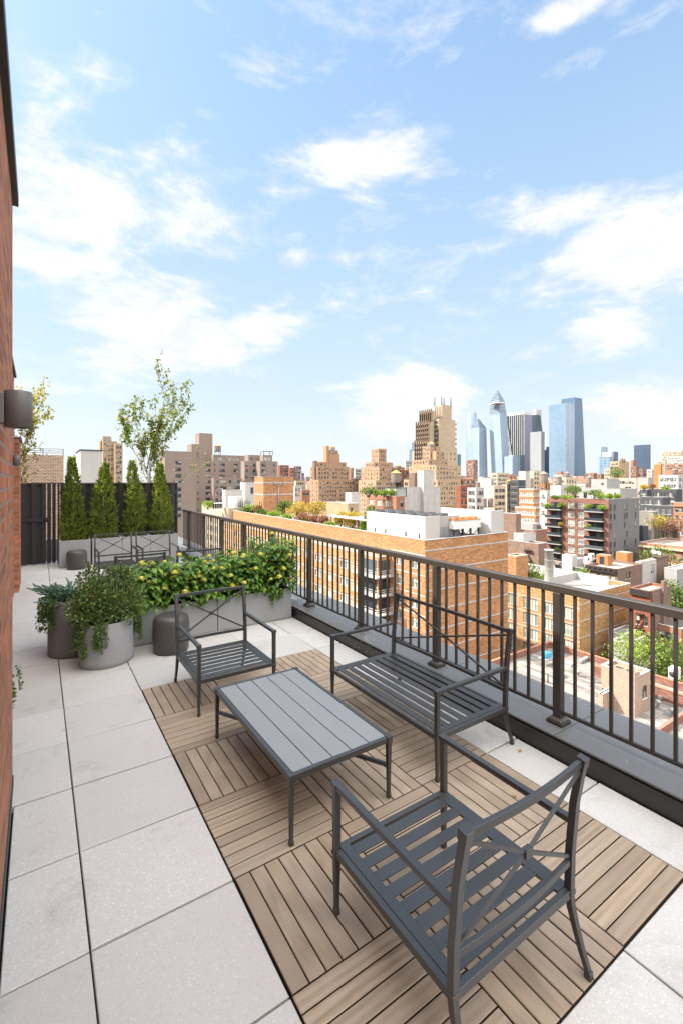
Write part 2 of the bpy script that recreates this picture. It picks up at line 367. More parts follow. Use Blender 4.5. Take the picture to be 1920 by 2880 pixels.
M['arb'] = leafmat('arborvitae_spray', [(0, (.05,.09,.022)), (.35, (.11,.17,.035)), (.7, (.21,.27,.05)), (1, (.38,.38,.07))], .45, .6, .2)
M['birch'] = leafmat('birch_leaf', [(0, (.065,.125,.02)), (.5, (.12,.19,.03)), (.85, (.24,.27,.045)), (1, (.42,.32,.05))], .45)
M['city'] = leafmat('street_tree_leaf', [(0, (.04,.085,.018)), (.5, (.085,.15,.03)), (1, (.19,.25,.05))], .3)
M['yellowbush'] = leafmat('yellow_shrub_leaf', [(0, (.28,.20,.03)), (.5, (.42,.32,.05)), (1, (.52,.42,.09))], .3)
M['redbush'] = leafmat('russet_shrub_leaf', [(0, (.18,.08,.06)), (.5, (.30,.14,.10)), (1, (.36,.22,.14))], .3)
M['limebush'] = leafmat('lime_shrub_leaf', [(0, (.12,.20,.03)), (.5, (.20,.32,.045)), (1, (.36,.42,.08))], .3)
M['dead'] = leafmat('dry_leaf', [(0, (.30,.16,.06)), (1, (.40,.22,.09))], .1)

def rv(): 
    while True:
        v = Vector((random.uniform(-1,1), random.uniform(-1,1), random.uniform(-1,1)))
        if .05 < v.length <= 1: return v
# ================================================================== TERRACE
WX = -.14          # brick wall plane
CURB = 3.02        # curb inner face
TX0, TXS, TY0, TYS = .178, .6145, .94, .604
# --- pavers
base = MB(); base.box(-1.2, -3, -.30, 3.0, 18, -.04); 
tag(base.build('terrace_slab', M['joint']), kind='structure')
pv = MB(); rnd = random.Random(3)
DX0, DX1, DY0, DY1 = .796, 2.66, .94, .94 + 6*.604
def paver(x0, y0, x1, y1):
    g, gx, bv = .0056, .0036, .0035
    x0 += gx; y0 += g; x1 -= gx; y1 -= g
    if x1 - x0 < .03 or y1 - y0 < .03: return
    h = rnd.uniform(-.0025, .0025); a, b_ = rnd.uniform(-.0016, .0016), rnd.uniform(-.0016, .0016)
    z = lambda sx, sy: h + a*sx + b_*sy
    bot = [(x0,y0,-.04),(x1,y0,-.04),(x1,y1,-.04),(x0,y1,-.04)]
    mid = [(x0,y0,z(-1,-1)-bv),(x1,y0,z(1,-1)-bv),(x1,y1,z(1,1)-bv),(x0,y1,z(-1,1)-bv)]
    top = [(x0+bv,y0+bv,z(-1,-1)),(x1-bv,y0+bv,z(1,-1)),(x1-bv,y1-bv,z(1,1)),(x0+bv,y1-bv,z(-1,1))]
    fs = [(8,9,10,11)]
    for k in range(4):
        j = (k+1) % 4; fs += [(k,j,4+j,4+k), (4+k,4+j,8+j,8+k)]
    pv.faces(bot+mid+top, fs)
for i in range(-2, 6):
    xa, xb = TX0 + i*TXS, TX0 + (i+1)*TXS
    if i == 4: xa, xb = 2.66, CURB - .01
    if i == 5: continue
    if i == 3: xa, xb = TX0 + 3*TXS, 2.66
    for j in range(-6, 20):
        ya, yb = TY0 + j*TYS, TY0 + (j+1)*TYS
        if 1 <= i <= 3 and DY0 - .01 <= ya and yb <= DY1 + .01: continue
        paver(max(xa, -1.0 if j > 3 else WX+.012), ya, xb, yb)
tag(pv.build('terrace_paving', M['paver']), kind='structure')
# --- teak deck tiles, three by six, slats alternate
dk = MB(); cw = (DX1 - DX0) / 3
for i in range(3):
    for j in range(6):
        x0, y0 = DX0 + i*cw + .002, DY0 + j*.604 + .002
        x1, y1 = x0 + cw - .004, y0 + .600
        along_x = (i + j) % 2 == 0
        for k in range(8):
            z = .001 + rnd.uniform(-.001, .001); bv = .003
            if along_x: a, b_, c, d = x0, y0 + (y1-y0)*k/8 + .0029, x1, y0 + (y1-y0)*(k+1)/8 - .0029
            else: a, b_, c, d = x0 + (x1-x0)*k/8 + .0029, y0, x0 + (x1-x0)*(k+1)/8 - .0029, y1
            P = [(a,b_,-.03),(c,b_,-.03),(c,d,-.03),(a,d,-.03),(a,b_,z-bv),(c,b_,z-bv),(c,d,z-bv),(a,d,z-bv),(a+bv,b_+bv,z),(c-bv,b_+bv,z),(c-bv,d-bv,z),(a+bv,d-bv,z)]
            fs = [(8,9,10,11)]
            for q in range(4):
                r = (q+1) % 4; fs += [(q,r,4+r,4+q), (4+q,4+r,8+r,8+q)]
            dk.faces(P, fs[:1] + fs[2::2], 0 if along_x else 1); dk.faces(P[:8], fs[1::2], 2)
tag(dk.build('deck_floor', [M['woodx'], M['woody'], M['gapshade']]), kind='structure')

# --- curb and ledge
cb = thing('parapet_curb', 'low black stone curb with flat grey ledge under the bronze railing', 'curb', (CURB, 5, 0))
b = MB(); b.box(0, -8, -.03, .05, 13.2, .118); b.box(-.012, -8, .1185, .05, 13.2, .126); b.box(.006, -8, .1265, .05, 13.2, .142)
b.build('fascia', M['bronze_box'], cb, .004)
b = MB(); yy = -8.0
while yy < 13.1:
    b.box(-.006, yy + .002, .143, .69, min(13.2, yy + 1.21), .158); yy += 1.213
b.build('ledge', M['ledge'], cb, .004)
b = MB(); b.box(.06, -8, -3.0, .66, 13.2, .14); b.build('outer_wall', W['near'], cb)

# --- railing
RX = 3.2
rl = thing('railing', 'long bronze metal railing of square bars along the terrace ledge', 'railing', (RX, 5, .158))
def rly(y): return y - 5
ry0, ry1 = -1.0, 12.45
b = MB(); b.box(-.03, rly(ry0), .962, .03, rly(ry1), 1.018); b.build('top_rail', M['rail'], rl, .006)
b = MB(); b.box(-.011, rly(ry0), .072, .011, rly(ry1), .098); b.build('bottom_rail', M['rail'], rl, .003)
post_y = [1.93 + 1.243*k for k in range(-2, 9)]
pm = MB(); pm.box(-.03, -.03, .02, .03, .03, .962); pm = pm.mesh('post', M['rail'])
pb = MB(); pb.box(-.062, -.062, 0, .062, .062, .026); pb.prism([(-.055,-.055),(.055,-.055),(.055,.055),(-.055,.055)], .0265, .048, 0, [(-.036,-.036),(.036,-.036),(.036,.036),(-.036,.036)]); pb = pb.mesh('base_plate', M['rail'])
bm_ = MB(); bm_.box(-.0095, -.0095, .098, .0095, .0095, .962); bm_ = bm_.mesh('baluster', M['rail'])
def child(name, me, par, loc, bevel=0, rz=0):
    o = bpy.data.objects.new(name, me); COL.objects.link(o); o.parent = par; o.location = loc; o.rotation_euler.z = rz
    if bevel:
        q = o.modifiers.new('bevel', 'BEVEL'); q.width = bevel; q.segments = 2
    return o
for y in post_y:
    p = child('post', pm, rl, (0, rly(y), 0), .004); child('base_plate', pb, p, (0, 0, 0), .005)
nb = 0
for y in post_y:
    for k in range(1, 10):
        yb = y + 1.243*k/10
        if .3 < yb < ry1 - .05 and nb < 100: child('baluster', bm_, rl, (0, rly(yb), 0)); nb += 1

# --- furniture
def make_chair(name, label, cat, w, loc, rz, group):
    t = thing(name, label, cat, loc, rz, group); fm = M['furn']
    hw, fy, by = w/2, -.345, .345; zs = .30
    for s in (-1, 1):
        x = s*hw
        b = MB()
        b.bar((x, fy, .028), (x, fy, .27), .019, .019, 0, .029, .029); b.box(x-.012, fy-.012, 0, x+.012, fy+.012, .03)
        b.box(x-.018, fy-.018, .268, x+.018, fy+.018, .284); b.bar((x, fy, .284), (x, fy, .566), .029, .029); b.box(x-.019, fy-.019, .566, x+.019, fy+.019, .592)
        b.build('leg', fm, t, .002)
        b = MB(); pts = [(x, by+.075, .03), (x, by+.050, .09), (x, by+.024, .17), (x, by+.006, .235), (x, by, .285)]
        b.path(pts, .028, .028, 0, (1,0,0), [.72, .78, .85, .95, 1]); b.box(x-.012, by+.064, 0, x+.012, by+.090, .032)
        b.box(x-.018, by-.018, .278, x+.018, by+.018, .298)
        b.path([(x, by, .29), (x, by+.004, .45), (x, by+.022, .66), (x, by+.052, .83)], .030, .030, 0, (1,0,0))
        b.bar((x, by+.050, .818), (x, by+.056, .856), .037, .037)
        b.build('leg', fm, t, .002)
        b = MB(); b.bar((x, fy-.012, .579), (x, by+.012, .579), .031, .024); b.build('armrest', fm, t, .003)
    b = MB()
    b.box(-hw+.0155, fy-.013, zs-.031, hw-.0155, fy+.013, zs+.001); b.box(-hw+.0155, by-.013, zs-.031, hw-.0155, by+.013, zs+.001)
    for s in (-1, 1): b.box(s*hw-.013, fy+.0155, zs-.032, s*hw+.013, by-.0155, zs)
    b.build('seat_frame', fm, t, .002)
    b = MB(); n = 8; pit = (2*.345 - .03) / n
    for s in (-1, 1): b.box(min(s*(hw-.0135), s*(hw-.058)), fy+.0135, zs-.006, max(s*(hw-.0135), s*(hw-.058)), by-.0135, zs+.002)
    for k in range(n):
        y = fy + .016 + pit*(k+.5); b.box(-hw+.0585, y-.027, zs-.005, hw-.0585, y+.027, zs+.0015)
    b.build('seat', fm, t, .001)
    b = MB(); bow = .018
    def yb(z): return by + .004 + max(0, z-.45)*.125
    for z, hh in ((.835, .028), (.415, .026)):
        m_ = 8; pts = [(-hw+.016+(w-.032)*i/m_, yb(z)+bow*math.sin(math.pi*i/m_), z) for i in range(m_+1)]
        b = MB(); b.path(pts, .018, hh); b.build('back_rail', fm, t, .002)
    b = MB(); zc = .622; c = (0, yb(zc)+bow*.75, zc)
    for s in (-1, 1):
        for zz in (.805, .44): b.bar((s*(hw-.018), yb(zz)+.002, zz), c, .010, .014)
    b.box(-.020, c[1]-.011, zc-.016, .020, c[1]+.011, zc+.016)
    b.build('back_brace', fm, t, .001)
    return t
PI = math.pi
gA = 'charcoal armchairs on the terrace'
chA = make_chair('armchair', 'charcoal metal armchair on the deck in front of the hydrangea planter, facing the coffee table', 'armchair', .675, (1.437, 4.13, 0), 0, gA)
def chair_copy(label, x, y, rz): return copy_tree(chA, label, (x, y, 0), rz)
chair_copy('charcoal metal armchair nearest the camera on the deck, seen from behind', 1.452, 1.378, PI)
chair_copy('charcoal armchair left of a pair in front of the far grey planters', 1.28, 10.03, 0)
chair_copy('charcoal armchair right of a pair in front of the far grey planters, beside the railing', 2.05, 10.03, 0)
chair_copy('charcoal armchair with its back against the left half of the hydrangea hedge', 1.26, 7.68, PI)
chair_copy('charcoal armchair with its back against the right half of the hydrangea hedge', 2.13, 7.68, PI)
make_chair('garden_bench', 'wide charcoal metal bench with cross back standing along the railing', 'bench', 1.26, (2.487, 2.748, 0), -PI/2, None)
def make_table(name, label, loc, rz=0):
    t = thing(name, label, 'coffee table', loc, rz, 'charcoal coffee tables'); fm = M['furn']; hw, hl, zt = .333, .606, .378
    for sx in (-1, 1):
        for sy in (-1, 1):
            b = MB(); x, y = sx*hw, sy*hl
            b.bar((x, y, .03), (x, y, .34), .019, .019, 0, .029, .029); b.box(x-.012, y-.012, 0, x+.012, y+.012, .032); b.box(x-.019, y-.019, .338, x+.019, y+.019, zt+.004)
            b.build('leg', fm, t, .002)
    b = MB()
    for s in (-1, 1):
        b.box(s*hw-.013, -hl+.0195, zt-.034, s*hw+.013, hl-.0195, zt); b.box(-hw+.0195, s*hl-.013, zt-.034, hw-.0195, s*hl+.013, zt)
    b.build('frame', fm, t, .002)
    b = MB(); n = 5; w = (2*hw - .027) / n
    for k in range(n):
        x0 = -hw + .0135 + k*w; b.box(x0+.0032, -hl+.0145, zt-.022, x0+w-.0032, hl-.0145, zt-.001)
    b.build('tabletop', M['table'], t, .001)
    b = MB()
    b.bar((-hw, -hl, .20), (hw, hl, .20), .020, .024); b.bar((-hw, hl, .20), (-.012, .0218, .20), .020, .0236); b.bar((hw, -hl, .20), (.012, -.0218, .20), .020, .0236)
    b.build('stretcher', fm, t, .002)
    return t
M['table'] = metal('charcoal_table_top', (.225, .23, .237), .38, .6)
tb = make_table('coffee_table', 'long charcoal metal coffee table with slatted top in the middle of the deck', (1.455, 2.785, 0))
copy_tree(tb, 'low charcoal coffee table half hidden behind the hydrangea hedge', (1.72, 8.85, 0), PI/2)

# --- stools
def stool(label, x, y, group='bronze drum stools'):
    t = thing('drum_stool', label, 'stool', (x, y, 0), 0, group)
    b = MB(); b.lathe([(.175,0),(.19,.02),(.2,.10),(.203,.2),(.2,.30),(.192,.365),(.178,.392),(.16,.402)], n=40); b.build('body', M['stool'], t)
    b = MB(); b.lathe([(.158,.4005),(.15,.408),(.10,.413),(.001,.414)], n=40); b.build('top', M['stool'], t)
    return t
st = stool('dark bronze drum stool between the round planter and the near armchair', 1.265, 5.44)
copy_tree(st, 'dark bronze drum stool in front of the far grey planters by the black fence', (.70, 11.58, 0))

# --- planters
def trough(label, x0, x1, y0, y1, h, group, mat):
    t = thing('trough_planter', label, 'planter', ((x0+x1)/2, (y0+y1)/2, 0), 0, group); b = MB(); hx, hy, th = (x1-x0)/2 - .002, (y1-y0)/2, .03
    b.box(-hx, -hy, .006, hx, -hy+th, h); b.box(-hx, hy-th, .006, hx, hy, h); b.box(-hx, -hy+th, .006, -hx+th, hy-th, h); b.box(hx-th, -hy+th, .006, hx, hy-th, h)
    b.build('planter_wall', mat, t, .005)
    b = MB(); n = 10
    g = [[(-hx+th+(2*hx-2*th)*i/n, -hy+th+(2*hy-2*th)*j/4, h-.045+rnd.uniform(-.015,.02)) for i in range(n+1)] for j in range(5)]
    for j in range(4):
        for i in range(n): b.face([g[j][i], g[j][i+1], g[j+1][i+1], g[j+1][i]])
    b.build('soil', M['soil'], t); return t
gh = 'grey trough planters under the hydrangeas'
trough('left one of two grey trough planters holding the hydrangeas', .86, 1.918, 5.775, 6.23, .425, gh, M['planter'])
trough('right one of two grey trough planters holding the hydrangeas, against the black curb', 1.922, 2.985, 5.775, 6.23, .425, gh, M['planter'])
gf = 'tall grey planters along the black fence'
for k, (x0, x1, y0, lab) in enumerate(((.375, .985, 11.80, 'far grey planter beside the black gate, behind the drum stool'), (1.02, 1.645, 11.87, 'far grey planter behind the left armchair of the pair'), (1.648, 2.27, 11.87, 'far grey planter behind the gap between the paired armchairs'), (2.273, 2.92, 11.87, 'far grey planter at the railing end of the row'))):
    trough(lab, x0, x1, y0, 12.38, .60, gf, M['planter'])
def round_pot(label, x, y, r, h, mat, sx=1, rot=0):
    t = thing('round_planter', label, 'planter', (x, y, 0), 0, 'round planters'); b = MB()
    b.lathe([(r*.93,0),(r*.985,.015),(r,.06),(r,h*.6),(r*.985,h-.004),(r*.97,h),(r*.90,h),(r*.89,h-.05)], n=48, sx=sx, rot=rot); b.build('pot_wall', mat, t)
    b = MB(); b.lathe([(r*.90,h-.05),(r*.5,h-.03),(.001,h-.02)], n=24, sx=sx, rot=rot); b.build('soil', M['soil'], t); return t
round_pot('tall dark grey round planter with juniper and ivy, behind the paler pot', .325, 6.02, .245, .62, M['planterdark'])
round_pot('low pale grey round planter with a boxwood, in front of the darker pot', .615, 5.51, .255, .455, M['planter'], 1.08, .4)

# --- plants
def shrub_leaves(mb, pts, L, Wd, out_c, jit=.6, leaf=True, up=.3):
    for p in pts:
        d = (p - out_c); d.z *= .6; d = d.normalized()*.8 + rv()*jit; d.z -= .15
        n = Vector((0,0,1))*up + rv()*.6 + (p - out_c).normalized()*.6
        k = random.uniform(.65, 1.15)
        if leaf: mb.leaf(p, d, n, L*k, Wd*k)
        else: mb.quadleaf(p, d, n, L*k, Wd*k)
def hydrangea(label, x, y, z0, rx, ry, h, n, nfl, lean=0):
    t = thing('hydrangea_shrub', label, 'hydrangea', (x, y, z0), 0, 'hydrangeas in the trough planters')
    mb = MB(); stems = MB(); heads = []
    for i in range(n // 13):
        a = random.uniform(0, 2*PI); rr = math.sqrt(random.random())
        tip = Vector((rx*rr*math.cos(a) + lean, ry*rr*math.sin(a), h*random.uniform(.55, 1.0)*(1 - .28*rr*rr)))
        root = Vector((tip.x*.35, tip.y*.3, -.04)); mid = (root + tip)*.5 + Vector((tip.x*.15, tip.y*.15, .05))
        stems.tube([root, mid, tip], [.006, .005, .003], 5)
        for k in range(13):
            f = .22 + .78*k/12; q = root*(1-f)**2 + mid*2*f*(1-f) + tip*f*f
            for sgn in (0, 1):
                az = k*1.57 + sgn*PI + random.uniform(-.5, .5)
                d = Vector((math.cos(az), math.sin(az), random.uniform(-.25, .35))); 
                L = random.uniform(.058, .108)*(1.05 - .35*(k > 10))
                nrm = Vector((0,0,1)) + d*(-.3) + rv()*.35
                mb.leaf(q + d*.02, d, nrm, L, L*.68, 0, .10, .25)
        heads.append(tip)
    for _ in range(n // 60):
        a = random.uniform(PI, 2*PI); heads.append(Vector((rx*1.02*math.cos(a) + lean, ry*1.08*math.sin(a), h*random.uniform(.22, .85))))
    random.shuffle(heads)
    for _ in range(int(n*.8)):      # leaves on the outer side, hanging over the rim
        a = random.uniform(0, 2*PI); f = random.uniform(.02, .9); q = Vector((rx*random.uniform(.75,1.02)*math.cos(a) + lean, ry*random.uniform(.75,1.05)*math.sin(a), h*f)); d = Vector((math.cos(a), math.sin(a), random.uniform(-.8, .3))); L = random.uniform(.06, .108); mb.leaf(q, d, Vector((0,0,1)) + d*.5 + rv()*.3, L, L*.68, 0, .10, .25)
    mb.build('foliage', M['hyd'], t); stems.build('stems', M['bark'], t)
    for tip in sorted(heads, key=lambda p: p.y - .35*p.z + random.uniform(-.3, .3))[:nfl + 3]:
        f = MB(); r = random.uniform(.028, .046)
        for _ in range(90):
            v = rv().normalized(); v.z = abs(v.z)*.8 - .15; c = v*r
            f.quadleaf(c - v.orthogonal().normalized()*.007, v.orthogonal() + rv()*.5, v, .017, .015)
        f.lathe([(.001,-r*.3),(r*.75,0),(r*.6,r*.5),(.001,r*.72)], n=8)
        f.build('flower_head', M['hydfl'], t, loc=tip + Vector((0, -.02, .02)))
M['birchyellow'] = leafmat('yellowing_birch_leaf', [(0, (.12,.17,.025)), (.4, (.26,.27,.04)), (.8, (.45,.38,.05)), (1, (.55,.42,.07))], .45)
M['hydfl'] = leafmat('hydrangea_flower', [(0, (.36,.40,.05)), (.5, (.58,.54,.07)), (1, (.70,.64,.16))], .2, .6)
for a in (('hydrangea with yellow heads at the left end of the hedge, beside the boxwood', 1.06, 6.0, .40, .30, .30, .58, 640, 11),
          ('hydrangea with yellow heads second from the left, behind the bronze stool', 1.46, 5.99, .40, .31, .30, .62, 660, 14),
          ('hydrangea with many yellow heads in the middle of the hedge, behind the armchair back', 1.88, 6.0, .40, .31, .30, .58, 660, 13),
          ('hydrangea with yellow heads second from the railing', 2.32, 6.0, .40, .31, .30, .64, 660, 10),
          ('tall hydrangea with few yellow heads at the railing end of the hedge', 2.76, 6.0, .40, .32, .31, .80, 780, 7, .03)): hydrangea(*a)

def boxwood():
    t = thing('boxwood_shrub', 'dense dark boxwood shrub growing in the low pale round planter', 'boxwood', (.615, 5.51, .44)); mb = MB(); tw = MB()
    lobes = [(Vector((random.uniform(-.24,.24), random.uniform(-.22,.22), random.uniform(.06,.42))), random.uniform(.10,.17)) for _ in range(26)] + [(Vector((-.14,.08,.50)), .08), (Vector((.12,.0,.47)), .12), (Vector((-.27,-.08,.12)), .11), (Vector((.26,-.05,.22)), .12)]
    for c, r in lobes:
        tw.tube([(c.x*.2, c.y*.2, -.03), (c.x*.6, c.y*.6, c.z*.6), tuple(c)], [.008,.005,.003], 5)
        for _ in range(int(430*(r/.14)**2)):
            v = rv().normalized(); p = c + v*r*random.uniform(.55, 1.08)
            if p.z < -.02: continue
            d = v + rv()*.7; L = random.uniform(.020, .036); mb.quadleaf(p, d, v + rv()*.6, L, L*.62)
    for c, hh in (((-.16,.09,.50), .14), ((.02,.02,.46), .13), ((.2,.05,.42), .12), ((-.26,0,.3), .13), ((.13,-.1,.44), .12)):
        p0 = Vector(c); tip = p0 + Vector((random.uniform(-.04,.04), 0, hh)); tw.tube([p0, tip], [.003,.0015], 4)
        for k in range(60):
            q = p0.lerp(tip, k/60) + rv()*.012; d = rv(); d.z = abs(d.z)*.6; mb.quadleaf(q, d, rv(), .030, .018)
    mb.build('foliage', M['box'], t); tw.build('twigs', M['bark'], t)
boxwood()
def juniper():
    t = thing('juniper_shrub', 'blue green spiky juniper spreading over the tall dark round planter', 'juniper', (.325, 6.02, .60)); mb = MB()
    for i in range(210):
        a = random.uniform(0, 2*PI); d = Vector((math.cos(a), math.sin(a), random.uniform(.12, .85))).normalized(); L = random.uniform(.17, .36)
        o = Vector((random.uniform(-.14,.14), random.uniform(-.14,.14), 0)); tip = o + d*L + Vector((0,0,-.03))
        for k in range(46):
            f = .15 + .85*k/46; q = o.lerp(tip, f); dd = (d + rv()*.55).normalized(); l = .05*(1.15 - f*.6); mb.quadleaf(q, dd, rv(), l, .013)
    mb.build('foliage', M['jun'], t)
juniper()
def trailing(label, name, base, anchors, mat, leafL, drop, per=46, spread=.03):
    t = thing(name, label, 'trailing plant', base); mb = MB(); st_ = MB()
    for ax, ay, dx, dy in anchors:
        for s in range(3):
            p = Vector((ax + random.uniform(-.04,.04), ay + random.uniform(-.04,.04), .015)); L = drop*random.uniform(.45, 1.05); pts = [p.copy()]; v = Vector((dx, dy, .25))*.6
            n = 14
            for k in range(n):
                v = v*.72 + Vector((random.uniform(-.15,.15), random.uniform(-.15,.15), -.55)); p = p + v.normalized()*L/n; pts.append(p.copy())
            st_.tube(pts, .0018, 4)
            for k in range(per):
                q = pts[min(n, int(k/per*(n+1)))] + rv()*spread; d = rv() + Vector((dx, dy, -.2)); mb.leaf(q, d, Vector((dx,dy,.5)) + rv()*.5, leafL*random.uniform(.6,1.1), leafL*.8)
    mb.build('foliage', mat, t); st_.build('stems', M['bark'], t)
trailing('ivy trailing over the left rim of the tall dark round planter', 'ivy_plant', (.325, 6.02, .62), [(-.22,-.10,-1,-.3),(-.24,-.02,-1,0),(-.20,-.16,-.9,-.5),(-.245,.05,-1,.1),(-.23,-.06,-1,-.1)], M['ivy'], .032, .40, 50)
trailing('ivy trailing down the left front of the pale round planter', 'ivy_plant', (.615, 5.51, .455), [(-.20,-.18,-.7,-.7),(-.13,-.22,-.4,-.9),(-.24,-.12,-.9,-.4),(-.06,-.25,-.2,-1)], M['ivy'], .026, .34, 70, .026)
trailing('ivy trailing down the right side of the pale round planter', 'ivy_plant', (.615, 5.51, .455), [(.27,-.06,1,-.2),(.275,0,1,0),(.26,-.10,.9,-.4)], M['ivy'], .026, .34, 70, .024)
trailing('small leafy runner hanging from the right trough planter', 'ivy_plant', (2.70, 5.78, .42), [(0,-.01,0,-1),(.06,-.01,.1,-1)], M['hyd'], .05, .22, 14, .03)
# vine behind the end of the near wall
vp = thing('wall_planter', 'small planter fixed round the end of the brick wall', 'planter', (-.235, 3.78, .62))
b = MB(); b.lathe([(.05,-.16),(.07,-.02),(.075,0),(.06,0)], n=20); b.build('pot_wall', M['planter'], vp); b = MB(); b.lathe([(.06,-.02),(.001,-.015)], n=12); b.build('soil', M['soil'], vp)
trailing('green ivy trailing from behind the end of the brick wall', 'ivy_plant', (-.20, 3.76, .66), [(.04,-.02,.7,.1),(.045,.02,.6,.2)], M['ivy'], .026, .24, 26, .018)

def arbor(label, x, y, z0, h, r, seed):
    random.seed(seed); t = thing('arborvitae', label, 'arborvitae', (x, y, z0), 0, 'arborvitae in the far planters'); mb = MB(); tr = MB()
    tr.tube([(0,0,-.05),(0,0,h*.7)], [.025,.008], 6)
    bumps = [(random.uniform(0, 2*PI), random.uniform(0, 1), random.uniform(.58, 1.18)) for _ in range(46)]; tp = random.uniform(1.15, 1.9); lx = random.uniform(-.07, .07)
    for i in range(1150):
        f = random.random()**1.15; a = random.uniform(0, 2*PI)
        prof = (1 - f**tp)**.82 * (.80 + .20*min(1, f/.15)); k = 1.0
        for ba, bf, bk in bumps:
            if abs((a - ba + PI) % (2*PI) - PI) < .5 and abs(f - bf) < .08: k = bk
        rr = r*prof*k*random.uniform(.70, 1.0) + .012
        out = Vector((math.cos(a), math.sin(a), 0)); side = Vector((-out.y, out.x, 0))
        pl = (side*random.uniform(-1, 1) + out*random.uniform(-.4, 1)).normalized()      # fan lies in the plane of up and pl
        o = Vector((rr*.86*math.cos(a) + lx*f*f, rr*.86*math.sin(a) + .04*math.sin(f*9 + seed), f*h*.97)); ax = (Vector((0,0,1))*random.uniform(.5, 1.1) + out*random.uniform(.3, .9)).normalized(); Ls = random.uniform(.07, .13)*(1 - .35*f)
        nrm = ax.cross(pl)
        for q in range(9):
            g_ = q/8; sg = -1 if q % 2 else 1
            p = o + ax*Ls*g_; d = ax + pl*sg*(.75 - .5*g_) + rv()*.18; L = random.uniform(.032, .056)*(1.2 - .4*g_)
            mb.quadleaf(p, d, nrm + rv()*.3, L, L*.42)
    for _ in range(16):   # loose leader shoots
        f = random.uniform(.62, 1.0); a = random.uniform(0, 2*PI); rr = r*.75*(1-f**tp)**.82
        p = Vector((rr*math.cos(a), rr*math.sin(a), f*h*.95)); tip = p + Vector((rr*.35*math.cos(a), rr*.35*math.sin(a), random.uniform(.12,.24)))
        for k in range(18): q = p.lerp(tip, k/18); mb.quadleaf(q, Vector((0,0,1)) + rv()*.7, rv(), .042*(1.2-k/24), .016)
    mb.build('foliage', M['arb'], t); tr.build('trunk', M['bark'], t)
arbor('dark arborvitae cone nearest the black gate, tallest of the four', .665, 12.14, .55, 1.95, .30, 11)
arbor('arborvitae cone second from the black gate, sunlit at the top', 1.275, 12.14, .55, 1.82, .34, 12)
arbor('slim arborvitae cone second from the railing, in front of the birch', 1.975, 12.14, .55, 1.88, .285, 13)
arbor('bright arborvitae cone beside the railing, rightmost of the four', 2.59, 12.14, .55, 1.82, .31, 14)
random.seed(21)
def birch(label, x, y, trunks, nleaf, seed, group='slender birches beyond the fence', lm='birch'):
    random.seed(seed); t = thing('birch_tree', label, 'birch', (x, y, 0), 0, group); tr = MB(); lf = MB()
    def twig(p, d, L, r, depth):
        pts = [p.copy()]; n = 6
        for k in range(n):
            d = (d + rv()*.16 + Vector((0,0,.03))).normalized(); p = p + d*L/n; pts.append(p.copy())
        tr.tube(pts, [r*(1 - .75*i/n) for i in range(n+1)], 5)
        if depth == 0:
            for k in range(nleaf):
                q = pts[random.randint(1, n)] + rv()*.05; l = random.uniform(.05, .085); lf.leaf(q, rv() + Vector((0,0,-.5)), rv(), l, l*.72, 0, .1, .1)
        else:
            for k in range(5 + depth):
                i = random.randint(2, n) if depth > 1 else random.randint(1, n); dd = (d + rv()*.85 + Vector((0,0,.22))).normalized()
                twig(pts[i], dd, L*random.uniform(.38, .55), r*.38, depth-1)
    for (dx, dy, L, r, z) in trunks: twig(Vector((0, 0, z)), Vector((dx, dy, 1)).normalized(), L, r, 2)
    b = MB(); tr.build('trunk', M['birchbark'], t); lf.build('crown', M[lm], t)
    return t
bt = birch('multi stemmed birch rising behind the arborvitae cones', 2.47, 13.3, [(0,0,2.85,.024,.3),(.05,.05,1.2,.02,1.5),(-.35,.05,1.25,.015,2.1),(.30,.02,2.0,.016,2.25),(-.62,0,1.1,.012,2.2),(.50,.1,1.75,.014,2.4),(.1,-.25,1.4,.013,2.3)], 13, 31)
birch('yellowing birch behind the end of the brick wall', -.50, 13.6, [(.02,0,2.2,.03,.3),(.12,0,1.5,.018,1.9),(.22,.05,1.45,.016,2.3),(-.1,.1,1.4,.016,2.2)], 10, 33, lm='birchyellow')

random.seed(22)

# --- black fence and gate
fc = thing('board_fence', 'tall black vertical board fence closing the far end of the terrace', 'fence', (1.5, 12.5, 0))
def boards(mb, x0, x1, w, gap, y0, z0, z1, off=0):
    x = x0; k = off
    while x < x1 - .01:
        xe = min(x + w, x1); yy = y0 if k % 2 == 0 else y0 + .045
        mb.box(x, yy, z0, xe, yy + .02, z1); x += w + gap; k += 1
b = MB(); boards(b, .42-1.5, 3.05-1.5, .115, -.012, 0, .02, 1.86); b.build('board_panel', M['blackwood'], fc)
b = MB()
for x in (.385, 1.28, 2.18, 3.06): b.box(x-1.5-.02, .0225, .0, x-1.5+.02, .0425, 1.87)
for z in (.25, 1.0, 1.62): b.box(.41-1.5, .0225, z, 3.04-1.5, .0425, z+.07)
b.box(.36-1.5, -.012, 1.8625, 3.08-1.5, .08, 1.885); b.build('frame', M['blackwood'], fc)
gt = thing('board_gate', 'black board gate with a latch and bright gaps beside the brick wall', 'gate', (-.1, 12.5, 0))
b = MB(); boards(b, -.62, .24, .105, -.008, 0, .03, 1.86); b.build('board_panel', M['blackwood'], gt)
b = MB(); b.box(.262, 0, .03, .338, .02, 1.86); b.box(.360, 0, .03, .43, .02, 1.86); b.box(-.62, .068, 1.70, .24, .09, 1.78); b.box(-.62, .068, .2, .24, .09, .28); b.box(-.66, -.01, 1.8625, .45, .08, 1.885); b.box(-.62, -.014, 1.0, .24, -.001, 1.07); b.build('frame', M['blackwood'], gt)
b = MB(); b.box(.205, -.05, .98, .295, -.002, 1.09); b.box(.225, -.075, 1.01, .275, -.0505, 1.05); b.build('latch', M['blackwood'], gt, .004)

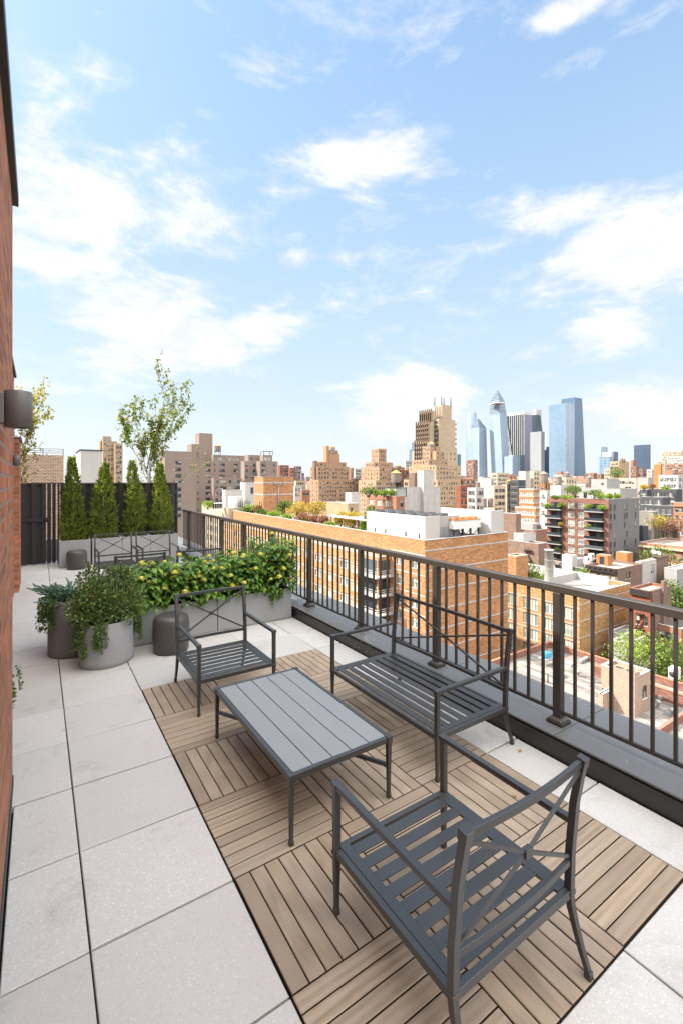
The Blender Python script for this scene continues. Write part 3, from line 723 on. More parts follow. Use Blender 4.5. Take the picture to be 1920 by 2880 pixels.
# --- brick building on the left
bb = thing('brick_building', 'red brick penthouse wall with dark metal coping along the left edge of the terrace', 'building', (-.6, 4, 0))
b = MB(); ox, oy = .6, -4
b.box(-.99+ox, -8+oy, -.28, WX+ox, 3.6+oy, 3.72); b.build('wall', W['near'], bb)
b = MB(); b.box(-.99+ox, 3.601+oy, -.28, -.355+ox, 9.7+oy, 3.72); b.build('wall', W['near'], bb)
b = MB(); b.box(-.99+ox, 9.701+oy, -.28, -.285+ox, 10.7+oy, 2.66); b.build('pier', W['near'], bb)
b = MB(); b.box(-7+ox, -9+oy, 3.80, -1.0+ox, 9.25+oy, 5.62); b.box(-7.05+ox, -9.05+oy, 5.622, -.98+ox, 9.29+oy, 5.69); b.build('upper_storey', W['near'], bb)
b = MB(); b.box(-3.6+ox, 9.31+oy, -.28, -1.0+ox, 22.5+oy, 4.25); b.build('rear_wing', W['near'], bb)
b = MB(); b.box(-.99+ox, -8.02+oy, 3.721, WX+.032+ox, 3.63+oy, 3.79); b.box(-.99+ox, 3.631+oy, 3.721, -.32+ox, 9.73+oy, 3.785); b.box(-.99+ox, 9.735+oy, 2.661, -.26+ox, 10.73+oy, 2.70); b.build('coping', M['lamp'], bb, .004)
b = MB(); b.box(WX+.0005+ox, -8+oy, .0, WX+.007+ox, 3.598+oy, .06); b.build('base_flashing', M['lamp'], bb)
def sconce(label, x, y, z, s=1):
    t = thing('wall_lamp', label, 'wall lamp', (x, y, z), 0, 'dark cylinder wall lamps'); r = .05*s; hh = .075*s
    b = MB(); b.lathe([(r*.86,-hh+.006),(r*.86,-hh),(r,-hh),(r,hh-.003),(r*.97,hh),(r*.80,hh),(r*.78,hh-.02),(.001,hh-.021)], n=36); b.build('lamp_shade', M['sconce'], t)
    b = MB(); b.box(-.10*s, -.032*s, -hh*.8, -r*.93, .032*s, hh*.85); b.build('mount', M['sconce'], t, .003)
    b = MB(); b.lathe([(r*.84,-hh+.012),(.001,-hh+.011)], n=24); b.build('lens', M['wframew'], t); return t
sc = sconce('large dark cylinder wall lamp on the near brick wall', -.071, 2.33, 2.243)
copy_tree(sc, 'smaller looking dark cylinder wall lamp far along the brick wall, by the gate', (-.285, 8.5, 2.246))
# small dry leaves
for x, y, lab in ((2.86, 2.02, 'dry brown leaf lying by the curb behind the bench leg'), (2.50, 4.35, 'tiny dry leaf lying on the deck corner by the curb'), (2.42, 1.75, 'dark twig lying on the deck right of the near armchair')):
    o = MB(); o.leaf(Vector((0,0,.004)), Vector((1,.4,.05)), Vector((0,0,1)), .045, .024); o = o.build('dry_leaf', M['dead'], loc=(x, y, .002)); tag(o, lab, 'leaf', 'dry leaves')
# ================================================================== CITY
random.seed(41)
g = MB(); g.box(-7000, -7000, GROUND-1, 7000, 7000, GROUND); tag(g.build('ground', W['asphalt']), kind='structure')
WCACHE = {}; WR = random.Random(5)
def window_mb(w, h, style, v=0):
    b = MB(); f = .05 if h < 3 else .09; dp = .06
    def pane(x0, x1, z0, z1): b.face([(x0,0,z0),(x1,0,z0),(x1,0,z1),(x0,0,z1)], 0)
    nx, nz = {'one': (1,1), 'sash': (1,2), 'pair': (2,2), 'triple': (3,1), 'wide': (4,1), 'grid': (4,4), 'strip': (6,1)}[style]
    for i in range(nx):
        for j in range(nz): pane(-w/2 + w*i/nx, -w/2 + w*(i+1)/nx, -h/2 + h*j/nz, -h/2 + h*(j+1)/nz)
    if v:
        zb = {1: 0, 2: -h*.22, 3: h*.2}[v]
        for i in range(nx):
            if v == 3 and i % 2: continue
            a, c = -w/2 + w*i/nx + f*.5, -w/2 + w*(i+1)/nx - f*.5; b.face([(a,-.004,zb),(c,-.004,zb),(c,-.004,h/2-.02),(a,-.004,h/2-.02)], 2)
    b.box(-w/2-.06, -.26, -h/2-.10, w/2+.06, -.001, -h/2+.02, 3)
    for x in [-w/2 + f/2 + (w-f)*i/nx for i in range(nx+1)]: b.box(x-f/2, -dp, -h/2, x+f/2, -.003, h/2, 1)
    for z in [-h/2 + f/2 + (h-f)*j/nz for j in range(nz+1)]: b.box(-w/2+f, -dp*.8, z-f/2, w/2-f, -.004, z+f/2, 1)
    return b
class Bld:
    def __init__(s, name, label, cat='building', at=(0,0), group=None):
        s.t = thing(name, label, cat, (at[0], at[1], GROUND), 0, group); s.o = Vector((at[0], at[1], GROUND)); s.n = 0; s.rest = {}; s.cap = 92
    def part(s, mb, name, mat):
        mb.v = [(x-s.o.x, y-s.o.y, z-s.o.z) for x, y, z in mb.v]; return mb.build(name, mat, s.t)
    def window(s, x, y, z, w, h, face, style, glass, frame):
        v = WR.choice((0,0,0,0,1,2,3)) if glass == 'glass' else WR.choice((0,0,1,3)) if glass == 'glassbright' else 0
        key = (round(w, 2), round(h, 2), style, glass, frame, v)
        rz = 0 if face == 'R' else -PI/2
        if s.n < s.cap:
            if key not in WCACHE: WCACHE[key] = window_mb(w, h, style, v).mesh('window', [M[glass], M[frame], M['blind'], W['band']])
            child('window', WCACHE[key], s.t, (x-s.o.x, y-s.o.y, z-s.o.z), 0, rz); s.n += 1
        else:
            b = s.rest.setdefault((glass, frame), MB()); q = window_mb(w, h, style, v)
            for f, m in zip(q.f, q.m):
                P = []
                for k in f:
                    a, c, e = q.v[k]
                    P.append((x+a, y+c, z+e) if face == 'R' else (x+c, y-a, z+e))
                b.face(P, m)
    def done(s):
        for (gl, fr), b in s.rest.items(): tag(s.part(b, 'windows', [M[gl], M[fr], M['blind'], W['band']]), kind='stuff')
        return s.t
    def tier(s, x0, y0, x1, y1, z0, z1, mat, L=None, R=None, para=.7, roof='roofgrey', cope='band', reveal=.18, th=.3, clutter=False):
        b = MB(); vis = z0
        for face, spec in (('L', L), ('R', R)):
            Wd = (y1-y0) if face == 'L' else (x1-x0)
            pt = (lambda u, z, e=0: (x0+e, y1-u, z)) if face == 'L' else (lambda u, z, e=0: (x0+u, y0+e, z))
            holes = []
            for sp in (spec if isinstance(spec, list) else [spec] if spec else []):
                if 'pxe' in sp:
                    ed = []
                    for a, c in sp['pxe']:
                        ua, uc = ((y1 - y_on_x(a, x0), y1 - y_on_x(c, x0)) if face == 'L' else (x_on_y(a, y0)-x0, x_on_y(c, y0)-x0))
                        ua, uc = max(.1, ua), min(Wd-.1, uc)
                        if uc - ua > .3: ed.append((ua, uc))
                else:
                    n, w = sp['n'], sp['w']; mg = sp.get('mg', .6)
                    w = min(w, (Wd-2*mg)/n*.9); pit = (Wd - 2*mg)/n
                    ed = [(mg + pit*(k+.5) - w/2, mg + pit*(k+.5) + w/2) for k in range(n)]
                h, fh = sp['h'], sp.get('fh', 3.2); zc = z1 - sp.get('top', 2.4) if 'z' not in sp else sp['z']; k = 0
                while zc - h/2 > max(z0 + .2, sp.get('zmin', -60)) and k < sp.get('rows', 99):
                    for ua, uc in ed:
                        holes.append((ua, uc, zc-h/2, zc+h/2))
                        px, py, pz = pt((ua+uc)/2, zc, reveal)
                        s.window(px, py, pz, uc-ua, h, face, sp.get('st', 'sash'), sp.get('gl', 'glass'), sp.get('fr', 'wframe'))
                    zc -= fh; k += 1
            us = sorted({0, Wd} | {round(q, 4) for hl in holes for q in hl[:2]}); zs = sorted({z0, z1} | {round(q, 4) for hl in holes for q in hl[2:]})
            hs = {(round(a, 4), round(c, 4)): None for a, c, e, f in holes}
            rows = {}
            for hl in holes: rows.setdefault((round(hl[2], 4), round(hl[3], 4)), []).append((hl[0], hl[1]))
            for j in range(len(zs)-1):
                za, zb = zs[j], zs[j+1]; zm = (za+zb)/2
                cut = sorted(e for (r0, r1), L_ in rows.items() if r0 < zm < r1 for e in L_); u = 0
                for a, c in cut + [(Wd, Wd)]:
                    if a - u > 1e-4: b.face([pt(u, za), pt(a, za), pt(a, zb), pt(u, zb)])
                    u = max(u, c)
            for a, c, e, f in holes:
                b.face([pt(a,e), pt(a,e,reveal), pt(a,f,reveal), pt(a,f)]); b.face([pt(c,e,reveal), pt(c,e), pt(c,f), pt(c,f,reveal)])
                b.face([pt(a,e), pt(c,e), pt(c,e,reveal), pt(a,e,reveal)]); b.face([pt(a,f,reveal), pt(c,f,reveal), pt(c,f), pt(a,f)])
        b.face([(x1,y0,z0),(x1,y1,z0),(x1,y1,z1),(x1,y0,z1)]); b.face([(x1,y1,z0),(x0,y1,z0),(x0,y1,z1),(x1,y1,z1)])
        zr = z1 - para
        if para > 0:
            b.face([(x0+th,y0+th,zr),(x0+th,y1-th,zr),(x0+th,y1-th,z1),(x0+th,y0+th,z1)]); b.face([(x1-th,y1-th,zr),(x1-th,y0+th,zr),(x1-th,y0+th,z1),(x1-th,y1-th,z1)])
            b.face([(x1-th,y0+th,zr),(x0+th,y0+th,zr),(x0+th,y0+th,z1),(x1-th,y0+th,z1)]); b.face([(x0+th,y1-th,zr),(x1-th,y1-th,zr),(x1-th,y1-th,z1),(x0+th,y1-th,z1)])
        s.part(b, 'wall', mat)
        rb = MB(); rb.face([(x0+th*.98,y0+th*.98,zr),(x1-th*.98,y0+th*.98,zr),(x1-th*.98,y1-th*.98,zr),(x0+th*.98,y1-th*.98,zr)] if para > 0 else [(x0,y0,zr),(x1,y0,zr),(x1,y1,zr),(x0,y1,zr)]); s.part(rb, 'roof', W[roof])
        if para > 0:
            c = MB(); o = .06; z2 = z1 + .10
            for q in ((x0-o,y0-o,x1+o,y0+th+.02),(x0-o,y1-th-.02,x1+o,y1+o),(x0-o,y0+th+.021,x0+th+.02,y1-th-.021),(x1-th-.02,y0+th+.021,x1+o,y1-th-.021)): c.box(q[0],q[1],z1+.003,q[2],q[3],z2)
            s.part(c, 'coping', W[cope])
            if clutter and x1-x0 > 7 and y1-y0 > 7:
                rr = random.Random(int(x0*7 + y0*13)); wd, dp, hh = rr.uniform(2.6, 4.2), rr.uniform(2.6, 5), rr.uniform(2.2, 3.1)
                X, Y = rr.uniform(x0+1, x1-wd-1), rr.uniform(y0+1.5, max(y0+1.6, min(y1-dp-1, y0+14))); q = MB(); q.box(X, Y, zr+.004, X+wd, Y+dp, zr+hh); s.part(q, 'bulkhead', W[rr.choice(('white','lightgrey','brown','midgrey','salmon','cream'))])
                for _ in range(rr.randint(2, 5)):
                    X, Y = rr.uniform(x0+.8, x1-2.2), rr.uniform(y0+.8, min(y1-2, y0+16)); q = MB(); k = rr.random()
                    if k < .4: q.box(X, Y, zr+.25, X+rr.uniform(.8,1.6), Y+rr.uniform(.8,1.4), zr+rr.uniform(.9,1.5)); s.part(q, 'roof_unit', M[rr.choice(('whitemetal','steel'))])
                    elif k < .75: q.lathe([(.2,zr),(.2,zr+.9),(.42,zr+1.0),(.3,zr+1.3),(.01,zr+1.4)], c=(X,Y,0), n=10); s.part(q, 'roof_vent', M['steel'])
                    else: q.box(X, Y, zr+.01, X+.7, Y+.7, zr+rr.uniform(1.6,2.6)); s.part(q, 'chimney', W['brown'])
        return (x0, y0, x1, y1, z1)
    def px(s, xl, xc, xr, ytop, d, mat, z0=GROUND, **kw):
        x0, y0, x1, y1, z1 = box_px(xl, xc, xr, ytop, d)
        return s.tier(x0, y0, x1, y1, z0 if z0 is not None else GROUND, z1, W[mat] if isinstance(mat, str) else mat, **kw)
def box_px(xl, xc, xr, ytop, d):
    p = PT(xc, ytop, d); y1 = max(p.y + 3, y_on_x(xl, p.x)) if xl < xc else p.y + 8; x1 = max(p.x + 2.5, x_on_y(xr, p.y)) if xr > xc else p.x + 8
    return p.x, p.y, x1, y1, p.z
def at_px(px, d): p = PT(px, HY, d); return (p.x, p.y)
def zpx(y, d): return H - (y - HY)/F*d

# --- grey brown apartment block, left
A = Bld('apartment_building', 'long grey brown brick apartment block with a tall roof bulkhead, left of the skyline', 'apartment block', at_px(552, 252))
gb = 'greybrown'; zv = zpx(1452, 240)
kw = dict(fr='wframe', st='pair', fh=3.2, zmin=zv)
A.px(552-5, 552, 690, 1296, 252, gb, R=[dict(pxe=[(555.5,558.8),(603.5,606.5)], h=1.5, top=2.1, **{**kw, 'st': 'one'}), dict(pxe=[(578.8,592.5),(616.7,633),(657.8,670)], h=1.75, top=2.1, **kw)])
A.px(452, 464, 552, 1288, 217, gb, R=dict(pxe=[(493.5,510)], h=1.9, top=2.2, **kw))
A.px(677.5, 688, 721.5, 1297, 247, gb, R=dict(pxe=[(690.5,697.5),(705,719)], h=1.75, top=2.1, **kw))
A.px(721.5, 731.5, 781, 1297, 244, gb, R=dict(pxe=[(736,748),(769.5,772.5)], h=1.75, top=2.1, **kw))
A.px(599, 601, 681, 1345, 238, gb, R=dict(pxe=[(606,614),(620,636.5),(643.5,651),(660.5,675.5)], h=1.75, top=1.9, **kw))
zt = zpx(1296, 252)
A.px(594, 600, 700, 1279.5, 259, gb, zt-.6, R=dict(pxe=[(612,624),(627,632),(643,650),(657,662),(667,675)], h=1.9, top=2.0, rows=1, gl='glassbright', st='triple', fh=3.2))
A.px(688, 699, 738, 1279.5, 257, gb, zt-.6, R=dict(pxe=[(703,710)], h=1.8, top=2.0, rows=1, **kw))
A.px(731, 740, 766, 1279.5, 254, gb, zt-.6, R=dict(pxe=[(744,752),(755,761)], h=2.0, top=2.0, rows=1, gl='glassbright', st='one', fh=3.2))
A.px(549, 560.5, 598, 1218, 262, gb, zt-.6, R=dict(pxe=[(574,581)], h=1.0, top=11.3, rows=1, gl='glassbright', st='one', fh=3.2))
A.px(526, 539, 560, 1249, 260, gb, zt-.6)
A.px(448, 457, 540, 1268, 240, gb, zpx(1290, 240))
A.done()
def tank(label, px, ybase, d, dia, h, legs=2.5, group='rooftop water tanks', wood='tankwood', cone='tankwood'):
    x, y = at_px(px, d); z = zpx(ybase, d); t = thing('water_tank', label, 'water tank', (x, y, z), 0, group); r = dia/2
    b = MB(); b.lathe([(r*.97, legs), (r*1.02, legs+h*.5), (r*.97, legs+h)], n=24); 
    for k in range(5): b.lathe([(r*1.035, legs+h*(.1+.19*k)), (r*1.035, legs+h*(.1+.19*k)+.07)], n=24)
    b.build('tank', M[wood], t)
    b = MB(); b.lathe([(r*1.08, legs+h), (r*.5, legs+h+dia*.20), (.02, legs+h+dia*.36)], n=24); b.build('roof', M[cone], t)
    for sx in (-1, 1):
        for sy in (-1, 1):
            b = MB(); b.bar((sx*r*.75, sy*r*.75, 0), (sx*r*.68, sy*r*.68, legs), .16, .16); b.build('leg', M['darksteel'], t)
    b = MB(); b.box(-r, -r, legs-.18, r, r, legs-.002); b.build('platform', M['darksteel'], t)
    b = MB(); b.bar((r*1.12, 0, .1), (r*1.12, 0, legs+h), .05, .35); b.build('ladder', M['darksteel'], t); return t
tank('dark water tank with ochre cone roof on the grey brown apartment block', 612, 1279, 260, 3.3, 3.0, 2.0, cone='orangeroof')
pz = thing('roof_pergola', 'thin rooftop pergola at the right end of the grey brown apartment block', 'pergola', (*at_px(741, 256), zpx(1280, 256)))
b = MB(); [b.box(sx*2.6-.12+2, sy*2-.12, 0, sx*2.6+.12+2, sy*2+.12, 2.1) for sx in (-1,1) for sy in (-1,1)]; b.build('frame', M['darksteel'], pz); b = MB(); b.box(-1, -2.4, 2.101, 5, 2.4, 2.3); b.build('canopy', M['steel'], pz)

def bush(name, label, x, y, z, rx, ry, h, mat, n=260, leaf=.28, group=None, stems=True, cat='shrub', lobes=7, stem_h=None):
    n, leaf = (int(n*2.8), leaf*1.2) if cat == 'shrub' else (int(n*1.5), leaf*1.05)
    t = thing(name, label, cat, (x, y, z), 0, group); mb = MB(); tr = MB(); sh = h*.2 if stem_h is None else stem_h
    Ls = [(Vector((random.uniform(-.55,.55)*rx, random.uniform(-.55,.55)*ry, sh + (h-sh)*random.uniform(.22,.78))), random.uniform(.42,.68)) for _ in range(lobes)]
    for c, k in Ls:
        if stems: tr.tube([(c.x*.15, c.y*.15, -.1), (c.x*.5, c.y*.5, c.z*.55), tuple(c)], [h*.028, h*.018, h*.008], 5)
        R = Vector((rx*k, ry*k, (h-sh)*.5*k))
        for _ in range(n//lobes):
            v = rv().normalized(); f = random.uniform(.55, 1.12); p = c + Vector((v.x*R.x, v.y*R.y, v.z*R.z))*f
            l = leaf*random.uniform(.6, 1.3); mb.quadleaf(p, v + rv()*.8, v + rv()*.7, l, l*.65)
    mb.build('foliage' if cat == 'shrub' else 'crown', M[mat], t)
    if stems: tr.build('stems' if cat == 'shrub' else 'trunk', M['bark'], t)
    return t
for px, X, m, lab in ((646, 60, 'limebush', 'small lime shrub on the roof left of the white stair house'),):
    pass
# --- orange brick building with roof garden
OX0, OY0, OX1, OY1, OZ = 51.4, 53.5, 72.3, 140.0, -7.75
B = Bld('apartment_building', 'large orange brick building with pale stone bands and a planted roof, just beyond the railing', 'apartment block', (OX0, OY0))
zv2 = -43
B.tier(OX0, OY0, OX1, OY1, GROUND, OZ, W['orange'], L=dict(pxe=[(1115,1131),(1158,1176)], h=1.65, z=-11.7, fh=3.25, st='pair', gl='glassbright', fr='wframe'), para=.9, roof='rooflight', cope='band')
B.tier(48.6, 62.1, 51.38, OY1, GROUND, -11.4, W['yellow'], L=[dict(n=13, w=2.5, h=1.75, top=2.6, fh=3.25, st='triple', gl='glassbright', fr='wframe', mg=8)], R=None, para=.4, roof='rooflight', cope='white' if False else 'band')
b = MB()
for k in range(11):
    z = -9.4 - 3.25*k; b.box(OX0-.02, OY0-.045, z-.11, OX1, OY0-.001, z+.11); b.box(OX0-.045, OY0-.045, z-.9, OX0-.001, 62.0, z-.72)
    if z < -12: b.box(48.6-.045, 62.1-.045, z-.9, 48.6-.001, OY1, z-.72)
B.part(b, 'stone_band', W['band'])
for k in range(8):
    z = -14.6 - 3.25*k
    b = MB(); b.box(47.3, 60.9, z-.2, 48.59, 68.5, z); b.box(48.591, 60.9, z-.2, 51.2, 62.09, z); B.part(b, 'balcony', W['band'])
    b = MB()
    for q in (.35, .7, 1.05):
        b.box(47.3, 60.9, z+q-.05, 47.36, 68.5, z+q); b.box(47.361, 60.9, z+q-.05, 51.2, 60.96, z+q)
    B.part(b, 'balcony_rail', M['whitemetal'])
    b = MB(); b.box(48.55, 62.5, z+.05, 48.598, 68, z+2.6); b.box(48.8, 62.05, z+.05, 51.2, 62.098, z+2.6); B.part(b, 'balcony_door', M['glassdark'])
b = MB()
for q in (.4, .8, 1.2): b.box(48.62, 62.2, -11.3+q-.06, 48.68, 92, -11.3+q); b.box(48.681, 62.2, -11.3+q-.06, 51.3, 62.26, -11.3+q)
B.part(b, 'terrace_rail', M['whitemetal']); B.done()
RZ = OZ - .9
# white mechanical penthouse on it
p = PT(1194.4, 1453, 76); mx0, my0, mz = p.x, p.y, p.z; my1 = y_on_x(1030, mx0)
t = thing('mechanical_penthouse', 'white walled mechanical penthouse with rooftop fans on the orange brick building', 'rooftop plant', (mx0, my0, RZ))
b = MB(); b.box(0, 0, 0, .25, my1-my0, mz-RZ); b.box(.2501, 0, 0, 3.4, .25, mz-RZ); b.box(.2501, my1-my0-.25, 0, 9, my1-my0, mz-RZ); b.build('wall', W['white'], t)
b = MB(); b.box(3.4, .8, 0, 9, 1.0, mz-RZ-.2); b.box(9.001, .8, 0, 9.2, my1-my0, mz-RZ-.3); b.box(.251, 1.01, mz-RZ-.9, 9, my1-my0-.251, mz-RZ-.6); b.build('deck', W['lightgrey'], t)
for k in range(4):
    b = MB(); b.box(3.9+1.2*k, .72, .9, 4.9+1.2*k, .799, 2.5)
    for q in range(9): b.box(3.9+1.2*k, .68, .95+q*.17, 4.9+1.2*k, .7195, 1.03+q*.17)
    b.build('louvre', M['steel'], t)
for i in range(3):
    for k in range(6):
        b = MB(); x, y = 2.0+2.4*i, 2.6+k*3.0; z = mz-RZ-.6; b.lathe([(.95,z),(.95,z+.62),(.85,z+.75),(.80,z+.62),(.2,z+.55),(.001,z+.6)], c=(x,y,0), n=20); b.build('fan', M['darksteel'], t)
for k, yy in enumerate((1.2, 4.6, 10.2, 13.4)):
    b = MB(); b.box(-.03, yy, .6, -.001, yy+.35, 1.5); b.build('vent', M['darksteel'], t)
# screen wall and cooling units
sx = 68.0; sy = y_on_x(1376, sx); sz = zpx(1436, 82.7)
t = thing('screen_wall', 'white screen wall with a thick end pier at the right end of the orange building roof', 'screen wall', (sx, sy, RZ))
b = MB(); b.box(0, .001, 0, .3, y_on_x(1238, sx)-sy, sz-RZ); b.build('wall', W['white'], t); b = MB(); b.box(-.002, -.3, 0, x_on_y(1411, sy)-sx, 0, sz-RZ); b.build('pier', W['white'], t)
t = thing('cooling_unit', 'long white cooling unit with rusty fan tops inside the white screen wall', 'cooling unit', (63.6, 56.6, RZ))
b = MB(); b.box(-3.6, -1.2, 2.0, 3.4, 1.2, 3.5); b.build('casing', M['whitemetal'], t); b = MB(); b.box(-3.7, -1.3, 3.501, 3.5, 1.3, 3.6); [b.lathe([(.8,3.601),(.8,3.95),(.7,3.9),(.01,3.8)], c=(-2.7+1.8*k, 0, 0), n=18) for k in range(4)]; b.build('fan_deck', W['rust'], t)
for x in (-3.3, -1, 1, 3.1):
    for y in (-1, 1): b = MB(); b.bar((x, y, 0), (x, y, 2.0), .2, .2); b.build('leg', M['darksteel'], t)
b = MB(); [b.bar((-3.3+2.2*k, -1.05, .3), (-1.4+2.2*k, -1.05, 1.9), .1, .1) for k in range(3)]; b.build('brace', M['darksteel'], t)
t = thing('steel_platform', 'dark steel dunnage beams under the cooling unit on the orange building roof', 'platform', (61, 55.5, RZ)); b = MB(); [b.box(-4, k*2.2, .1, 8, k*2.2+.3, .6) for k in range(5)]; b.box(-4, -.6, .2, 9, -.35, .9); b.build('beam', M['darksteel'], t)
# bulkhead, pergola, boxes on the garden roof
q = Bld('roof_bulkhead', 'small tan brick roof bulkhead beside the white pergola on the garden roof', 'bulkhead', at_px(978, 107)); q.px(917, 978, 1008, 1417, 107, 'tan', RZ, para=.3, R=dict(pxe=[(986,991)], h=2.1, z=zpx(1440,107), rows=1, st='one', gl='glassdark'), L=None); q.done()
q = Bld('roof_bulkhead', 'white box stair house behind the tan brick bulkhead on the garden roof', 'bulkhead', at_px(988, 122)); q.px(973, 988, 1012, 1386, 122, 'white', RZ, para=.2); q.done()
pg = thing('roof_pergola', 'white slatted pergola on the garden roof of the orange building', 'pergola', (54.2, 71, RZ))
b = MB(); [b.box(x-.12, y-.12, 0, x+.12, y+.12, 2.6) for x in (0, 4) for y in (0, 5, 10, 15)]; b.build('post', W['brown'], pg)
b = MB(); [b.box(-.6, y, 2.6, 4.6, y+.12, 2.8) for y in [k*.5-.4 for k in range(33)]]; b.box(-.1,-.5,2.45,.1,15.8,2.599); b.box(3.9,-.5,2.45,4.1,15.8,2.599); b.build('slats', M['awning'], pg)
for i, (px, X, rr, h, mat, lab) in enumerate((
    (833, 58, 2.5, 4.4, 'yellowbush', 'rounded yellow shrub leftmost on the garden roof'), (887, 59, 2.9, 4.6, 'yellowbush', 'large rounded yellow shrub in the middle of the garden roof'),
    (956, 56, 1.9, 3.3, 'yellowbush', 'rounded yellow shrub in front of the white pergola'), (992, 56.5, 1.8, 3.2, 'yellowbush', 'rounded yellow shrub near the white mechanical penthouse'),
    (797, 58, 2.2, 4.3, 'city', 'dark green shrub left of the yellow shrubs on the garden roof'), (770, 54, 1.9, 2.0, 'limebush', 'low lime green shrub behind the parapet of the garden roof'),
    (742, 54, 1.7, 1.9, 'city', 'low green shrub in front of the orange brick stair house'), (712, 55, 2.2, 2.6, 'limebush', 'lime yellow clipped shrub at the far end of the garden roof'), (695, 53.6, 1.8, 1.7, 'city', 'spreading green shrub at the far end of the garden roof'),
    (726, 56, 1.6, 2.4, 'redbush', 'russet shrub beside the lime shrub on the garden roof'), (848, 55, 1.5, 2.1, 'redbush', 'russet shrub below the leftmost yellow shrub'), (880, 54.6, 1.6, 2.0, 'redbush', 'russet shrub below the large yellow shrub'),
    (912, 55, 1.3, 1.9, 'redbush', 'russet shrub left of the white pergola'), (862, 53.2, 1.2, 1.1, 'city', 'low green plant under the yellow shrubs along the parapet'), (925, 53.4, 1.1, 1.0, 'limebush', 'low lime plant under the white pergola'),
    (808, 53.2, 1.5, 1.6, 'limebush', 'bright low shrub under the dark green roof shrub'), (1042, 55.5, 1.4, 4.6, 'city', 'tall green shrub at the corner of the white mechanical penthouse'), (1022, 55, 1.0, 2.0, 'limebush', 'small yellow green shrub left of the white mechanical penthouse'))):
    Y = y_on_x(px, X); bush('roof_shrub', lab, X, Y, RZ, rr, rr, h*1.12, mat, 420, .34, 'shrubs on the garden roof')
# --- orange stair house with two bands and a forked pipe
q = Bld('roof_bulkhead', 'orange brick stair house with two pale bands and a forked drain pipe', 'bulkhead', at_px(741, 139))
e = q.px(716, 741, 826, 1341, 139, 'orange', RZ, para=.3, L=dict(pxe=[(730,732),(736,738)], h=1.8, z=zpx(1420,139), rows=1, st='one'))
b = MB()
for y in (1357.5, 1391): z = zpx(y, 139); b.box(e[0]-.05, e[1]-.05, z-.18, e[2], e[1]-.001, z+.18); b.box(e[0]-.05, e[1], z-.18, e[0]-.001, e[3], z+.18)
q.part(b, 'stone_band', W['band'])
xp, yp = x_on_y(784, e[1]-.3), e[1]-.3; b = MB(); z0 = zpx(1430,139); z1 = zpx(1368,139); b.tube([(xp,yp,z0),(xp,yp,z1)], .16); b.tube([(xp,yp,z1),(xp-1.7,yp,z1+1.1),(xp-1.7,yp,z1+1.5)], .14); b.tube([(xp,yp,z1),(xp+1.6,yp,z1+1.1),(xp+1.6,yp,z1+1.5)], .14); q.part(b, 'drain_pipe', M['steel']); q.done()
q = Bld('apartment_building', 'cream rendered block continuing the street line beyond the orange brick building', 'building', (50, 141)); q.tier(50, 140.6, 66, y_on_x(568, 50), GROUND, -7.1, W['cream'], L=dict(n=6, w=2.4, h=2.0, top=4.5, fh=3.3, st='triple', gl='glassbright'), R=None, para=.6, roof='rooflight'); q.done()
q = Bld('stair_house', 'white rendered stair house with a round arch left of the orange stair house', 'bulkhead', at_px(634, 158)); q.px(625, 634, 682, 1379, 158, 'white', -8, para=.2); e = q.px(676, 690, 718, 1357, 165, 'white', -8, para=.2, R=dict(pxe=[(705,713)], h=2.3, z=zpx(1380,165), rows=1, st='one'))
b = MB(); b.lathe([(2.4,0),(2.4,4.5),(2.1,4.5),(2.0,0)], n=32, c=(*at_px(664,152), -8)); q.part(b, 'curved_wall', W['white']); q.done()
q = thing('chimney_cluster', 'row of thin dark chimney pipes on the white stair house', 'chimney', (*at_px(687, 150), -7.8)); b = MB(); [b.tube([(-1.8+.62*k, 0, 0), (-1.8+.62*k, 0, 3.2+.25*math.sin(k*2))], .17, 8) for k in range(7)]; b.build('pipe', M['darksteel'], q)
q = thing('roof_vents', 'rack of white mushroom vents on a dark box at the far roof edge', 'vents', (*at_px(614, 146), -7.2)); b = MB(); b.box(-1.6, .4, 0, 1.6, .8, 2.2); b.build('box', W['cornice'], q); b = MB(); [b.lathe([(.08,0),(.08,1.5),(.32,1.55),(.2,1.9),(.01,2)], n=12, c=(-1.2+.6*k, 0, 0)) for k in range(5)]; b.build('vent', M['whitemetal'], q)
bush('roof_shrub', 'yellow green shrub beside the white mushroom vents', *at_px(585, 148), -7.6, 1.9, 1.5, 2.6, 'limebush', 260, .3, 'shrubs on the garden roof')

# --- ochre brick building, second
YX, YY = PT(1630, 1679, 98).x, 53.6
B = Bld('apartment_building', 'ochre brick mid rise with tall bronze windows to the right of the large orange building', 'apartment block', (YX, YY))
e = B.tier(YX, YY, x_on_y(1772, YY), YY+62, GROUND, -23.1, W['yellow'], L=dict(pxe=[(1429,1453),(1471,1481),(1488,1511),(1531,1557),(1586,1613)], h=2.5, z=-27.3, fh=3.6, st='triple', gl='glassbright'), para=.9, roof='rooflight')
B.tier(e[2]+.01, YY+1, x_on_y(1803, YY+1), YY+20, GROUND, -29.5, W['orange'], para=.5, roof='rooflight')
b = MB()
for k in range(6):
    z = -24.9 - 3.6*k
    b.box(YX-.02, YY-.045, z-.12, e[2], YY-.001, z+.12); b.box(YX-.045, YY-.045, z-.95, YX-.001, YY+62, z-.75)
B.part(b, 'stone_band', W['band']); B.done()
t = thing('roof_enclosure', 'pale walled sunken roof court at the back of the ochre building', 'roof wall', (e[2]-9, YY+3, -24)); b = MB()
for bx in ((-12, 2, 0, -11.7, 24, 2.0), (-11.69, 23.7, 0, 7, 24, 2.0), (6.7, 1, 0, 7, 23.69, 2.0), (-4, 9, 0, 6.69, 9.3, 1.8)): b.box(*bx)
b.build('wall', W['lightgrey'], t)
